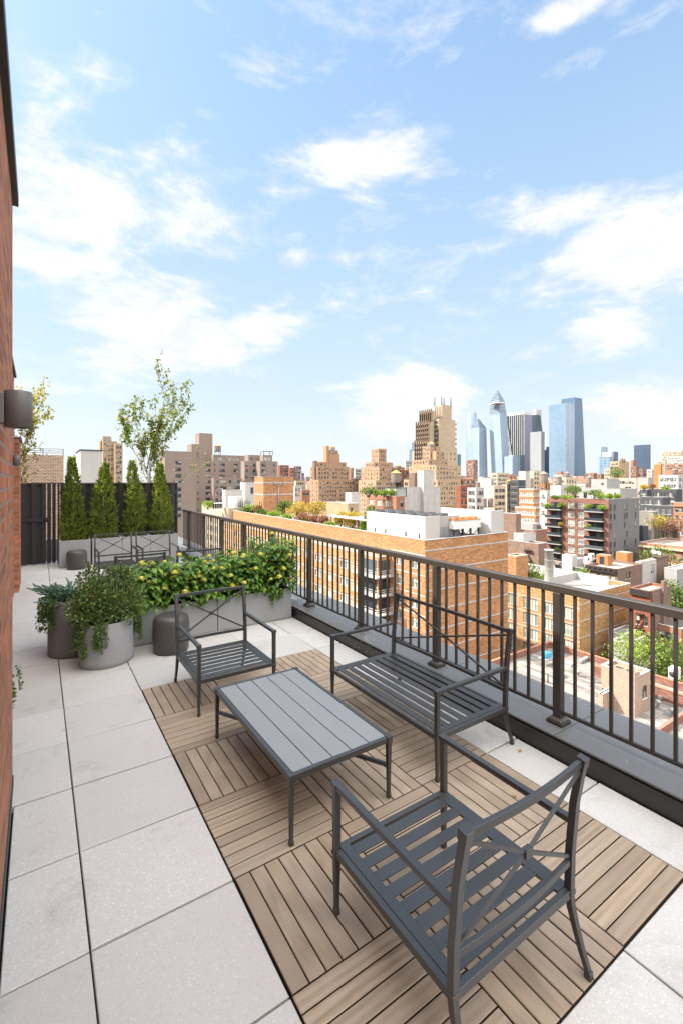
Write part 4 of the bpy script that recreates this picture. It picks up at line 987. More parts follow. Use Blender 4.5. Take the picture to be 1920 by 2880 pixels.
t = thing('chimney_pipe', 'tall pale round chimney standing on the ochre building roof', 'chimney', (*at_px(1543, 113), zpx(1650, 113))); b = MB(); hh = 9.2; b.lathe([(1.05,0),(1.0,hh-.3),(1.15,hh-.25),(1.15,hh),(.8,hh),(.75,hh-.6)], n=24); [b.lathe([(1.08,q),(1.08,q+.12)], n=24) for q in (2.2,4.4,6.6)]; b.build('flue', W['lightgrey'], t)
for k, (px, d, s) in enumerate(((1470, 112, .9), (1490, 110, .6), (1582, 104, .6), (1640, 103, .7), (1652, 101, .55))):
    t = thing('roof_vent', ['squat round roof vent behind the handrail, leftmost on the ochre roof', 'small round roof vent second from the left on the ochre roof', 'small roof vent in the middle of the ochre roof', 'round roof vent near the front corner of the ochre roof', 'smallest roof vent at the front corner of the ochre roof'][k], 'roof vent', (*at_px(px, d), -24.0), 0, 'vents on the ochre roof'); b = MB(); b.lathe([(.5*s,0),(.5*s,1.1*s),(.95*s,1.2*s),(.7*s,1.7*s),(.01,1.9*s)], n=16); b.build('vent', M['steel'], t)
q = Bld('roof_bulkhead', 'low orange brick bulkhead with a white roof behind the handrail, left of the pale chimney', 'bulkhead', at_px(1450, 118)); q.px(1420, 1450, 1484, 1566, 118, 'orange', -36, para=.3, roof='rooflight'); q.done()

# --- low roof just below the terrace
NZ = -26.5
B = Bld('low_building', 'low building with a plank paved roof and red brick parapets directly below the terrace', 'building', (50, 20)); B.tier(34, -30, 72.6, 45.5, GROUND, NZ+.9, W['redbrown'], para=.9, roof='planks', cope='salmon', th=.4); B.done()
B = Bld('roof_bulkhead', 'brick rooftop bulkhead with sash window and wide chimney on the plank roof', 'bulkhead', at_px(1791, 54.8))
x0, y0, x1, y1, z1 = box_px(1690, 1791, 1827, 1905, 54.8)
B.tier(x0, y0, x1, y1, NZ, z1, W['bulk'], L=dict(pxe=[(1692,1708)], h=1.6, z=zpx(1935,60), rows=1, st='one', gl='glassdark'), R=dict(pxe=[(1806,1819)], h=1.6, z=zpx(1946,56), rows=1, st='pair'), para=.35, cope='band', roof='rooflight')
b = MB(); b.box(x0-.6, y0-.002, NZ, x0-.002, y0+2.6, z1+.55); b.box(x0-.002, y0-.01, z1+.12, x0+.7, y0+2.6, z1+.55); B.part(b, 'chimney', W['bulk'])
b = MB(); b.box(x0-.45, y0+.3, z1+.555, x0-.05, y0+1.1, z1+.60); b.box(x0-.45, y0+1.5, z1+.555, x0-.05, y0+2.3, z1+.60); B.part(b, 'chimney_pot', M['darksteel'])
B.tier(x0-2.6, y0+2.7, x0-.003, y1-1, NZ, NZ+2.3, W['bulk'], para=.3, cope='band', roof='rooflight'); B.done()
t = thing('roof_cooler', 'bright blue drum cooler on a steel stand by the low brick parapet', 'cooler', (*at_px(1532, 70), NZ)); b = MB(); b.lathe([(.5,1.2),(.55,1.35),(.55,2.0),(.48,2.15),(.01,2.2)], n=20, c=(0,0,0)); b.box(.2, -.4, 1.25, 1.1, .4, 1.9); b.build('drum', M['blue'], t); b = MB(); [b.bar((x, y, 0), (x, y, 1.2), .08, .08) for x in (-.6, 1.2) for y in (-.5, .5)]; b.box(-.8, -.7, 1.1, 1.6, .7, 1.19); b.build('stand', M['steel'], t)
t = thing('roof_pipe', 'thin dark vent pipe standing on the plank roof beside the bulkhead', 'pipe', (*at_px(1702, 66), NZ)); b = MB(); b.tube([(0,0,0),(0,0,2.6)], .07); b.build('pipe', M['darksteel'], t)
t = thing('parapet_wall', 'red brick dividing parapet to the right of the bulkhead on the plank roof', 'wall', (62, 20, NZ)); b = MB(); b.box(5, 3, 0, 5.4, 15, 1.5); b.box(-8, 2.6, 0, 5.4, 2.99, .9); b.build('wall', W['redbrown'], t); b = MB(); b.box(4.92, 3, 1.503, 5.48, 15, 1.6); b.build('coping', W['salmon'], t)
t = thing('air_conditioner', 'pale air conditioner hung by the red brick parapet at the right edge', 'air conditioner', (*at_px(1896, 64), NZ)); b = MB(); b.box(-.7, -.5, .6, .7, .5, 2.2); b.build('casing', M['whitemetal'], t); b = MB(); b.lathe([(.4,0),(.4,.05),(.01,.06)], n=16); o = b.build('fan', M['darksteel'], t, loc=(-.702, 0, 1.4)); o.rotation_euler.y = -PI/2; b = MB(); [b.box(x, -.4, 0, x+.08, .4, .6) for x in (-.6,.5)]; b.build('leg', M['steel'], t)
def tree(label, x, y, r, zc, hh, n, mat='city', lobes=11, leaf=.5):
    t = bush('street_tree', label, x, y, GROUND, r, r, zc + hh - GROUND, mat, n, leaf, 'street trees between the roofs', True, 'tree', lobes, zc - hh - GROUND); return t
tree('feathery light green tree seen through the bars above the plank roof', *at_px(1800, 88), 5.6, -31.5, 4.6, 1500, 'limebush', 13, .42)
tree('dense green tree at the right edge behind the plank roof', *at_px(1905, 84), 6.0, -32.5, 4.6, 2600, 'city', 12, .5)
tree('tall slim green tree at the right edge above the handrail', *at_px(1886, 112), 2.2, -27, 4.8, 900, 'city', 9, .45)
tree('dense green tree cut by the right edge above the handrail', *at_px(1916, 108), 4.0, -27.5, 4.6, 1600, 'city', 10, .5)
tree('small green tree left of the pale chimney below the brown tenement', *at_px(1495, 124), 3.4, -23.5, 2.8, 700, 'city', 8, .5)
tree('small lime tree right of the small green tree by the pale chimney', *at_px(1520, 121), 2.6, -24.5, 2.2, 500, 'limebush', 7, .45)
tree('green tree behind the old brown tenement by the long red building', *at_px(1850, 140), 5.2, -22.5, 3.4, 900, 'city', 9, .6)
tree('small bright tree beside the white bulkhead left of the orange bulkhead', *at_px(1640, 122), 2.4, -23.5, 3.2, 420, 'limebush', 7, .45)
tree('yellowish tree below the charcoal modern building', *at_px(1860, 180), 5.0, -14.8, 3.0, 600, 'yellowbush', 8, .6)
tree('russet tree at the right edge below the charcoal modern building', *at_px(1903, 172), 4.6, -15.0, 2.6, 600, 'redbush', 8, .6)

rr = random.Random(8)
gv = 'small vents and hatches on the plank roof'
for px, d, k in ((1560, 72, 0), (1600, 70, 1), (1625, 66, 0), (1648, 72, 2), (1668, 64, 0), (1575, 66, 1), (1850, 57, 0), (1872, 60, 2), (1860, 52, 1), (1890, 55, 0), (1540, 64, 3), (1905, 58, 3)):
    t = thing(('roof_vent', 'roof_hatch', 'roof_duct', 'roof_pipe')[k], ('small round grey vent standing on the plank roof', 'low pale hatch lying on the plank roof', 'short grey duct lying on the plank roof', 'thin dark pipe stub standing on the plank roof')[k], ('vent', 'hatch', 'duct', 'pipe')[k], (*at_px(px, d), NZ), rr.uniform(0, .1), gv); b = MB()
    if k == 0: b.lathe([(.16,0),(.16,.6),(.36,.7),(.26,.95),(.01,1.0)], n=14); b.build('cowl', M['steel'], t)
    elif k == 1: b.box(-.6,-.5,0,.6,.5,.35); b.build('curb', W['lightgrey'], t); b = MB(); b.box(-.66,-.56,.352,.66,.56,.45); b.build('lid', M['steel'], t)
    elif k == 2: b.box(-2,-.22,.15,2,.22,.55); b.build('duct', M['steel'], t); b = MB(); [b.box(x,-.3,0,x+.15,.3,.149) for x in (-1.7,-.1,1.5)]; b.build('support', M['darksteel'], t)
    else: b.tube([(0,0,0),(0,0,1.3)], .08); b.build('pipe', M['darksteel'], t)
# --- old tenements on the right
B = Bld('tenement', 'old brown brick tenement with a black cornice and orange roof bulkheads', 'tenement', at_px(1735.5, 115))
e = B.px(1648, 1735.5, 1806, 1602, 115, 'brown', L=dict(pxe=[(1657,1668),(1677,1687),(1696,1706.5),(1716,1728)], h=2.3, top=3.0, fh=3.6, st='sash'), R=dict(pxe=[(1757,1761),(1767,1772)], h=1.9, z=zpx(1614,120), rows=1), para=.5, roof='rooflight', cope='brown')
b = MB(); b.box(e[0]-.6, e[1]-.02, e[4]-1.2, e[0]-.002, e[3], e[4]-.05); [b.box(e[0]-.85, e[1]+q*1.3, e[4]-.5, e[0]-.601, e[1]+q*1.3+.4, e[4]-.1) for q in range(int((e[3]-e[1])/1.3))]; B.part(b, 'cornice', W['cornice'])
B.tier(e[2]+.01, e[1]+.6, x_on_y(1845, e[1]+.6), e[3]-6, GROUND, e[4]+.3, W['stain'], R=dict(pxe=[(1830,1840)], h=2.6, z=zpx(1600,127), rows=1, st='pair'), para=.4, roof='rooflight', cope='lightgrey')
B.tier(x_on_y(1845, e[1]+.6)+.01, e[1]+1.4, x_on_y(1873, e[1]+1.4), e[3]-7, GROUND, e[4]+.8, W['brown'], para=.4, roof='rooflight', cope='brown'); B.done()
for a in (('orange roof bulkhead with a grey door, left of two on the old brown tenement', 1687, 1708, 1720, 1563, 122), ('taller orange roof bulkhead, right of two on the old brown tenement', 1741, 1763, 1779, 1556, 127)):
    q = Bld('roof_bulkhead', a[0], 'bulkhead', at_px(a[2], a[5])); q.px(*a[1:], 'rust', e[4]-.6, para=0, roof='rooflight', L=dict(n=1 if a[1] < 1700 else 2, w=1.3, h=2.2, top=1.6, rows=1, st='one', gl='glassdark')); q.done()
def dish(label, px, y, d, r=.7):
    t = thing('satellite_dish', label, 'satellite dish', (*at_px(px, d), zpx(y, d)), 0, 'satellite dishes'); b = MB(); b.lathe([(.02,0),(r*.6,.1),(r,.3)], n=20); o = b.build('dish', M['whitemetal'], t, loc=(0,0,.9)); o.rotation_euler = (math.radians(55), 0, math.radians(-30)); b = MB(); b.tube([(0,0,-1.2),(0,0,.9)], .06); b.build('mast', M['steel'], t)
dish('white satellite dish, left of two on the stained white tenement roof', 1836, 1562, 131); dish('white satellite dish, right of two on the stained white tenement roof', 1850, 1565, 131, .6)
B = Bld('tenement', 'red brick tenement with fire escape and black cornice just above the handrail at right', 'tenement', at_px(1828, 98))
e = B.px(1772, 1828, 1882, 1664, 98, 'red', L=dict(pxe=[(1787,1797),(1810,1821)], h=2.0, top=3.4, fh=3.3, fr='wframew', st='sash'), para=.5, roof='rooflight', cope='brown')
b = MB(); b.box(e[0]-.5, e[1]-.02, e[4]-1.3, e[0]-.002, e[3], e[4]-.05); B.part(b, 'cornice', W['cornice'])
b = MB(); b.box(e[0]+.5, e[1]-.25, GROUND, e[2]+.02, e[1]-.002, e[4]+.1); b.box(e[2]-5, e[1]-.8, GROUND, e[2]-3.4, e[1]-.251, e[4]+1.8); B.part(b, 'party_wall', W['brown'])
b = MB()
for k in range(4):
    z = e[4]-5.2-3.3*k; ya, yb = y_on_x(1812, e[0]), y_on_x(1790, e[0]); b.box(e[0]-1.1, ya, z, e[0]-.01, yb, z+.06); b.box(e[0]-1.1, ya, z+.8, e[0]-1.05, yb, z+.85); b.bar((e[0]-.6, ya, z), (e[0]-.6, yb, z-3.3), .6, .06)
B.part(b, 'fire_escape', W['cornice']); B.done()
B = Bld('low_building', 'low building with dark roof beside the red tenement at the right edge', 'building', at_px(1900, 100)); B.px(1842, 1915, 1990, 1770, 96, 'salmon', roof='roofdark', para=.3, clutter=True, L=dict(n=3, w=1.4, h=1.8, top=2.2, fh=3.2)); B.done()
B = Bld('low_building', 'low white roofed building behind the feathery tree', 'building', at_px(1790, 96)); B.px(1737, 1762, 1990, 1812, 94, 'lightgrey', roof='rooflight', para=.4, clutter=True); e2 = B.px(1738, 1752, 1800, 1787, 97, 'lightgrey', para=.2); B.done()
B = Bld('red_brick_building', 'long red brick building with deep cornice running off the right edge', 'building', at_px(1990, 140))
e = B.px(1797, 1990, 2060, 1545, 140, 'salmon', L=dict(pxe=[(1801,1809),(1825,1833),(1846,1854.5),(1868,1877),(1891,1900),(1916,1926)], h=2.1, top=3.6, fh=3.7, fr='wframew'), para=.6, roof='rooflight')
b = MB(); b.box(e[0]-.9, e[1], e[4]-1.5, e[0]-.002, e[3], e[4]-.9); b.box(e[0]-.35, e[1], e[4]-6.3, e[0]-.003, e[3], e[4]-5.7); B.part(b, 'cornice', W['cream']); B.done()
B = Bld('row_building', 'red building with white roof stripes behind the long red brick building', 'building', at_px(1960, 190)); e = B.px(1806, 1960, 2000, 1474, 186, 'red', L=dict(n=7, w=1.6, h=1.8, top=3, fh=3.4, fr='wframew'), para=.6, roof='midgrey', cope='white'); b = MB(); [b.box(e[0]-.06, e[1], e[4]-q, e[0]-.002, e[3], e[4]-q+.25) for q in (1.2, 2.0)]; B.part(b, 'stone_band', W['white'])
B.px(1832, 1930, 1960, 1458, 200, 'red', e[4]-.7, para=.1, roof='midgrey'); B.done()
B = Bld('row_building', 'small ornate orange brick building at the right edge below the charcoal terraces', 'building', at_px(1935, 180)); e = B.px(1893, 1960, 1990, 1416, 182, 'salmon', L=dict(n=6, w=1.3, h=1.7, top=3, fh=3.2), para=.5); b = MB(); b.box(e[0]-.5, e[1], e[4]-1.6, e[0]-.002, e[3], e[4]-1.1); B.part(b, 'cornice', W['salmon']); B.done()
q = Bld('roof_bulkhead', 'grey roofed concrete bulkhead at the right edge above the slim tree', 'bulkhead', at_px(1903, 122)); q.px(1880, 1903, 1990, 1603, 122, 'midgrey', -34, para=.2, roof='rooflight'); q.done()
q = Bld('roof_bulkhead', 'white stucco bulkhead behind the handrail between the balcony building and orange bulkheads', 'bulkhead', at_px(1608, 128)); q.px(1588, 1608, 1622, 1563, 128, 'white', -34, para=0, roof='rooflight'); q.done()
B = Bld('low_building', 'low cluttered roof in front of the balcony building', 'building', at_px(1640, 126)); B.px(1560, 1640, 1700, 1600, 126, 'dark', roof='rooflight', para=.4, clutter=True); B.done()
for k, (px, y, d) in enumerate(((1662, 1565, 126), (1650, 1574, 124))):
    t = thing('air_conditioner', ['upper white air conditioner with two fans in front of the balcony building', 'lower white air conditioner on the cluttered low roof'][k], 'air conditioner', (*at_px(px, d), zpx(1600, d)-.6)); b = MB(); hh = zpx(y, d) - zpx(1600, d) + 1.4; b.box(-.9, -.4, hh-1.9, .9, .4, hh); b.build('casing', M['whitemetal'], t); b = MB(); [b.box(x, -.3, 0, x+.1, .3, hh-1.9) for x in (-.7, .6)]; b.build('leg', M['steel'], t); b = MB(); [b.lathe([(.35,0),(.35,.04),(.01,.05)], n=16, c=(.0,0,0)) for _ in (0,)]; o = b.build('fan', M['darksteel'], t, loc=(0, -.402, hh-.6)); o.rotation_euler.x = PI/2

# --- balcony building
B = Bld('apartment_building', 'red brown brick block with corner balconies, grey side wall and planted roof', 'apartment block', at_px(1710.5, 155))
bl = [(1549, 1580), (1656, 1697)]
e = B.px(1537, 1710.5, 1796.5, 1404.5, 155, 'redbrown', L=[dict(pxe=bl, h=2.4, top=2.9, fh=3.2, st='wide', gl='glassdark', zmin=-28), dict(pxe=[(1595,1615),(1623.5,1642)], h=2.3, top=2.6, fh=3.2, st='grid', gl='glassbright', zmin=-28)], para=.5, roof='rooflight', cope='lightgrey')
sideb = MB(); sideb.box(e[0]+.5, e[1]-.04, GROUND, e[2]+.04, e[1]-.002, e[4]+.11); 
for q, rws in (((1715,1719), None), ((1726,1729), None), ((1754.5,1757), None), ((1760,1763), None), ((1784,1787.5), None)): pass
B.part(sideb, 'side_wall', W['grey'])
for k in range(8):
    z = e[4] - 2.7 - 3.2*k
    for a, c in ((1714,1718),(1725.5,1729),(1754,1757),(1760.5,1763),(1784,1787.5)):
        if (k + int(a)) % 5 == 2: continue
        xa, xb = x_on_y(a, e[1]), x_on_y(c, e[1]); w = xb - xa
        key = ('s', round(w, 2))
        if key not in WCACHE: WCACHE[key] = window_mb(w, 1.9, 'one').mesh('window', [M['glass'], M['wframe'], M['blind'], W['grey']])
        if B.n < 99: child('window', WCACHE[key], B.t, ((xa+xb)/2-B.o.x, e[1]-.06-B.o.y, z-B.o.z)); B.n += 1
for k in range(8):
    z = e[4] - 2.9 - 1.35 - 3.2*k
    for i, (a, c) in enumerate(((1538, 1582), (1648, 1700))):
        ya, yb = y_on_x(c, e[0]), y_on_x(a, e[0]); b = MB(); b.box(e[0]-1.7, ya, z-.35, e[0]-.002, yb, z); B.part(b, 'balcony', W['midgrey'])
        b = MB(); b.box(e[0]-1.66, ya+.05, z+.001, e[0]-1.60, yb-.05, z+.95); b.box(e[0]-1.599, ya+.05, z+.001, e[0]-.1, ya+.1, z+.95); B.part(b, 'balcony_rail', M['glassdark'])
B.done()
rz = e[4] - .5
random.seed(77)
for k, (a, c, z, mt, s, lab) in enumerate(((1541, 0, 0, 'limebush', 1.2, 'clipped box planter left on the top left balcony of the red brown block'), (1574, 0, 0, 'limebush', 1.2, 'clipped box planter right on the top left balcony of the red brown block'), (1652, 0, 0, 'limebush', 1.2, 'clipped box planter left on the top right balcony of the red brown block'), (1692, 0, 0, 'limebush', 1.2, 'clipped box planter right on the top right balcony of the red brown block'), (1575, 0, 2, 'yellowbush', .8, 'round yellow plant on the third left balcony of the red brown block'), (1654, 0, 2, 'limebush', .8, 'green plant on the third right balcony of the red brown block'), (1568, 0, 5, 'city', .9, 'tall green plant on the lowest visible left balcony of the red brown block'))):
    zz_ = e[4] - 2.9 - 1.35 - 3.2*z; bush('balcony_plant', lab, e[0]-1.0, y_on_x(a, e[0]-1.0), zz_, s, s, 1.9*s, mt, 240, .3, 'plants on the balconies', True)
bush('roof_tree', 'spreading tree on the roof of the red brown balcony block', *at_px(1618, 166), rz, 3.6, 3.6, 5.0, 'city', 620, .45, 'roof trees on the balcony block', True, 'tree', 9, 2.0)
bush('roof_tree', 'wide flat tree in front of the grey roof house of the balcony block', *at_px(1668, 161), rz, 4.0, 3.0, 3.7, 'city', 560, .4, 'roof trees on the balcony block', True, 'tree', 9, 1.6)
for px, d, r, h, mt, lab in ((1690, 158, 2.0, 2.6, 'limebush', 'bright rounded shrub at the roof corner of the balcony block'), (1715, 160, 1.2, 2.3, 'limebush', 'small potted shrub left against the grey roof house'), (1735, 162, 1.3, 2.1, 'limebush', 'small potted shrub right against the grey roof house'), (1590, 164, 2.4, 1.7, 'limebush', 'low green hedge at the left of the balcony block roof'), (1562, 166, 1.8, 1.3, 'city', 'low plant at the far left of the balcony block roof')): bush('roof_shrub', lab, *at_px(px, d), rz, r, r, h, mt, 260, .32, 'shrubs on the balcony block roof')
q = Bld('roof_house', 'grey brick roof house on the red brown balcony block', 'roof house', at_px(1743.6, 168)); q.px(1628, 1743.6, 1790, 1375.5, 168, 'midgrey', rz-8, para=.3, L=dict(pxe=[(1640,1650),(1712,1717),(1726,1731)], h=2.3, z=zpx(1395,170), rows=1, st='one', gl='glassdark')); q.px(1662, 1706, 1742, 1348, 174, 'midgrey', rz, para=.2, L=dict(pxe=[(1690,1697)], h=.8, z=zpx(1361,176), rows=1, st='one', gl='glassdark')); q.done()

# --- charcoal terraces, far right
B = Bld('apartment_building', 'charcoal modern building stepping down in glazed terraces at the right', 'apartment block', at_px(1901, 205))
gl = dict(st='strip', gl='glass', fr='wframew', fh=3.4)
z1_ = zpx(1398, 196); z2_ = zpx(1424, 189)
B.px(1826, 1901, 1918, 1376, 205, 'dark', L=dict(pxe=[(1835,1860),(1868,1896)], h=2.0, top=2.6, **gl), para=.4)
B.px(1798, 1819, 1832, 1378, 207, 'dark', L=dict(pxe=[(1801,1816)], h=2.2, top=2.6, **gl), para=.3)
B.px(1802, 1862, 1885, 1399, 197, 'dark', L=dict(pxe=[(1808,1834),(1840,1859)], h=2.2, top=2.2, **gl), para=.3)
B.px(1800, 1893, 1912, 1423, 190, 'dark', L=dict(pxe=[(1812,1818),(1823,1838),(1841,1855),(1857,1872),(1874,1888)], h=2.6, top=2.4, fh=3.6, st='grid', gl='glassdark', fr='wframew'), para=.3); 
B.px(1792, 1822, 1838, 1343, 214, 'midgrey', zpx(1378,207)-1, para=.2); B.done()
bush('roof_shrub', 'yellow shrub on the top terrace of the charcoal building', *at_px(1812, 208), zpx(1377,207)-.4, 3.2, 1.6, 3.0, 'yellowbush', 300, .4, 'shrubs on the charcoal terraces')
bush('roof_shrub', 'amber shrub right of the yellow one on the charcoal building', *at_px(1833, 206), zpx(1377,205)-.4, 1.6, 1.4, 2.8, 'redbush', 240, .36, 'shrubs on the charcoal terraces')
bush('roof_shrub', 'lime shrub on the terrace edge below the white arched building', *at_px(1872, 204), zpx(1376,205)-.4, 2.2, 1.4, 1.7, 'limebush', 240, .36, 'shrubs on the charcoal terraces')

# --- listed mid distance buildings: label, xl, xc, xr, ytop, d, wall, L(n,w), R(n,w), h, fh, style, glass
def simple(name, label, xl, xc, xr, y, d, mat, L=None, R=None, h=1.7, fh=3.2, st='sash', gl='glass', fr='wframe', para=.5, roof='roofgrey', z0=GROUND, top=2.4, tiers=(), cat='building', zm=1500):
    B = Bld(name, label, cat, at_px(xc, d)); zmn = zpx(zm, d)
    sp = lambda q, t=top: None if not q else dict(n=q[0], w=q[1], h=h, fh=fh, st=st, gl=gl, fr=fr, top=t, zmin=zmn)
    e = B.px(xl, xc, xr, y, d, mat, z0, L=sp(L), R=sp(R), para=para, roof=roof, clutter=d < 480)
    for T in tiers: B.px(*T[:5], T[5], e[4]-.6 if len(T) < 9 else T[8], L=sp(T[6] if len(T) > 6 else None, 2.0), R=sp(T[7] if len(T) > 7 else None, 2.0), para=.4, roof=roof)
    B.done(); return e
simple('setback_tower', 'stepped orange tan brick building with a slim chimney tower, left of three', 870, 896, 996.5, 1350, 345, 'tan2', (4,1.2), (14,1.3), 1.8, 3.2, zm=1440, tiers=(
    (872.5, 893, 981.5, 1312, 349, 'tan2', (3,1.2), (11,1.4)), (884, 896, 973.5, 1299, 353, 'tan2', None, (6,1.6)), (915, 926, 955, 1276, 357, 'tan2'), (918, 928, 951, 1266, 360, 'tan2', (2,.9), (4,1.1)), (909, 918, 924, 1254, 356, 'tan2'), (879, 885, 890, 1296, 350, 'brown')), cat='tower block')
simple('setback_tower', 'stepped tan brick building with a vertical ribbed crown, middle of three', 1007, 1056, 1110, 1351, 330, 'tan', (7,1.2), (8,1.3), 1.8, 3.2, zm=1440, tiers=(
    (1015, 1065, 1122, 1313, 334, 'tan2', (6,1.2), (8,1.3)), (1027, 1051, 1104, 1300, 340, 'tan2', (4,1.1), (6,1.2)), (1043.5, 1064, 1085.5, 1262, 346, 'tan2', (4,.8), (5,.8))), cat='tower block')
simple('setback_tower', 'stepped tan apartment building with a small penthouse in front of the tallest tan tower', 1142, 1229, 1294.6, 1350, 300, 'tan', (8,1.3), (9,1.2), 1.8, 3.2, zm=1500, tiers=(
    (1149, 1224.6, 1294.6, 1308, 309, 'tan', (9,1.2), (8,1.3)), (1160, 1204, 1259, 1292, 315, 'tan2', (5,1.2), (5,1.2)), (1187, 1208.5, 1237, 1255, 322, 'tan2', (4,1.0), (3,1.0)), (1214, 1225, 1249, 1269, 319, 'tan2', None, (3,1.2))), cat='tower block')
tank('ochre topped tank on the penthouse of the stepped tan apartment building', 1211, 1257, 326, 5.4, 1.6, .4, wood='steel', cone='orangeroof')
tank('ochre topped tank on the left stepped brick building', 935, 1270, 364, 4.6, 2.6, .8, wood='steel', cone='orangeroof')
tank('ochre topped tank right of the middle stepped brick building', 1119, 1322, 338, 4.2, 2.0, 1.0, cone='orangeroof')
# tallest tan tower
B = Bld('setback_tower', 'tallest tan tower with dark vertical stripes and four antennas', 'tower', at_px(1233, 450)); wk = 'walker'
zz0 = zpx(1300, 440)
B.px(1158, 1237, 1284, 1263, 436, wk, R=dict(n=4, w=1.4, h=2.4, top=4, fh=5.2, zmin=zz0), para=.5)
st_ = dict(h=2.6, top=3.5, fh=4.4, zmin=zz0, st='pair', gl='glassdark')
B.px(1165, 1202, 1214, 1240, 440, wk, zz0-20, L=dict(n=6, w=2.6, **st_), para=.5)
B.px(1169, 1204, 1220, 1186, 446, wk, zz0-20, L=dict(n=6, w=2.6, **st_), para=.5)
B.px(1179, 1212, 1226, 1155, 452, wk, zpx(1190,446), L=dict(n=6, w=2.0, h=9, top=6.5, fh=20, rows=1, st='one', gl='glassdark'), para=.5)
B.px(1210, 1233, 1279, 1177, 448, wk, zz0-20, L=dict(n=3, w=2.6, **st_), R=dict(n=2, w=1.1, h=2.2, top=4, fh=5, zmin=zz0, mg=-14), para=.5)
B.px(1220, 1242, 1269, 1138, 455, wk, zpx(1180,450), L=dict(n=4, w=.9, h=9, top=6.5, fh=20, rows=1, st='one', gl='glassdark'), para=.6)
b = MB()
for (xa, xb, yt, yb_, d, n) in ((1165, 1202, 1238, 1300, 440, 7), (1169, 1204, 1184, 1240, 446, 7), (1179, 1212, 1152, 1186, 452, 7)):
    X = PT(xb, yt, d).x - .45
    for k in range(n): Y = y_on_x(xa + (xb-xa)*k/(n-1), X); b.box(X-.3, Y-.55, zpx(yb_, d), X+.42, Y+.55, zpx(yt, d)+1)
B.part(b, 'dark_pier', W['dkstripe'])
for px, y in ((1221.5, 1116), (1241, 1112.5), (1247.5, 1119), (1266.8, 1116)):
    X, Y = at_px(px, 462); b = MB(); b.tube([(X,Y,zpx(1141,462)),(X,Y,zpx(y,462))], [.5,.35], 8); B.part(b, 'antenna', M['darksteel'])
B.done()
# concrete lot line wall building with red wing
B = Bld('lot_line_building', 'stained bare concrete lot line wall building in front of the stepped tan apartments', 'building', at_px(1135, 150))
B.px(1128, 1135, 1236, 1371, 150, 'stain', para=.3); B.px(1180, 1190, 1219, 1323, 153, 'stain', para=.3); B.px(1160, 1165, 1175, 1330, 160, 'brown', para=.2); B.done()
B = Bld('red_brick_building', 'red brick building with a glass roof pavilion left of the bare concrete wall', 'building', at_px(1113, 140)); e = B.px(1030, 1113, 1137, 1396, 140, 'salmon', L=dict(pxe=[(1036,1051),(1058,1074),(1081,1099)], h=1.9, z=zpx(1415,145), fh=3.3, st='triple', gl='glassbright'), R=dict(pxe=[(1125,1133)], h=2.2, z=zpx(1417,141), fh=3.3), para=.4); B.done()
t = thing('glass_pavilion', 'dark framed glass pavilion on the red brick building roof', 'pavilion', (e[0]+1, e[1]+1, e[4]-.4)); b = MB(); LL = 12
[b.box(x, y, 0, x+.15, y+.15, 3) for x in (0, 4) for y in (0, 3, 6, 9, 12)]; b.box(-.1,-.1,3,4.3,12.3,3.15); b.build('frame', M['darksteel'], t); b = MB(); b.box(.16,.16,.1,3.99,5.9,2.9); b.build('glazing', M['glass'], t)
tank('grey wooden water tank with ochre cone on stilts above the red brick building', 1112.5, 1378, 158, 3.4, 3.2, 2.6, cone='orangeroof')
for px, r, h, mt, lab in ((1036, 2.4, 4.4, 'city', 'dark olive tree on the red brick building roof'), (1056, 1.3, 2.4, 'limebush', 'round green shrub right of the olive tree on the red brick roof'), (1079, 1.3, 2.3, 'limebush', 'round green shrub left of the glass pavilion'), (1100, 1.4, 2.4, 'limebush', 'green shrub in front of the glass pavilion')): bush('roof_shrub', lab, *at_px(px, 143), e[4]-.4, r, r, h, mt, 300, .32, 'shrubs on the red brick roof')

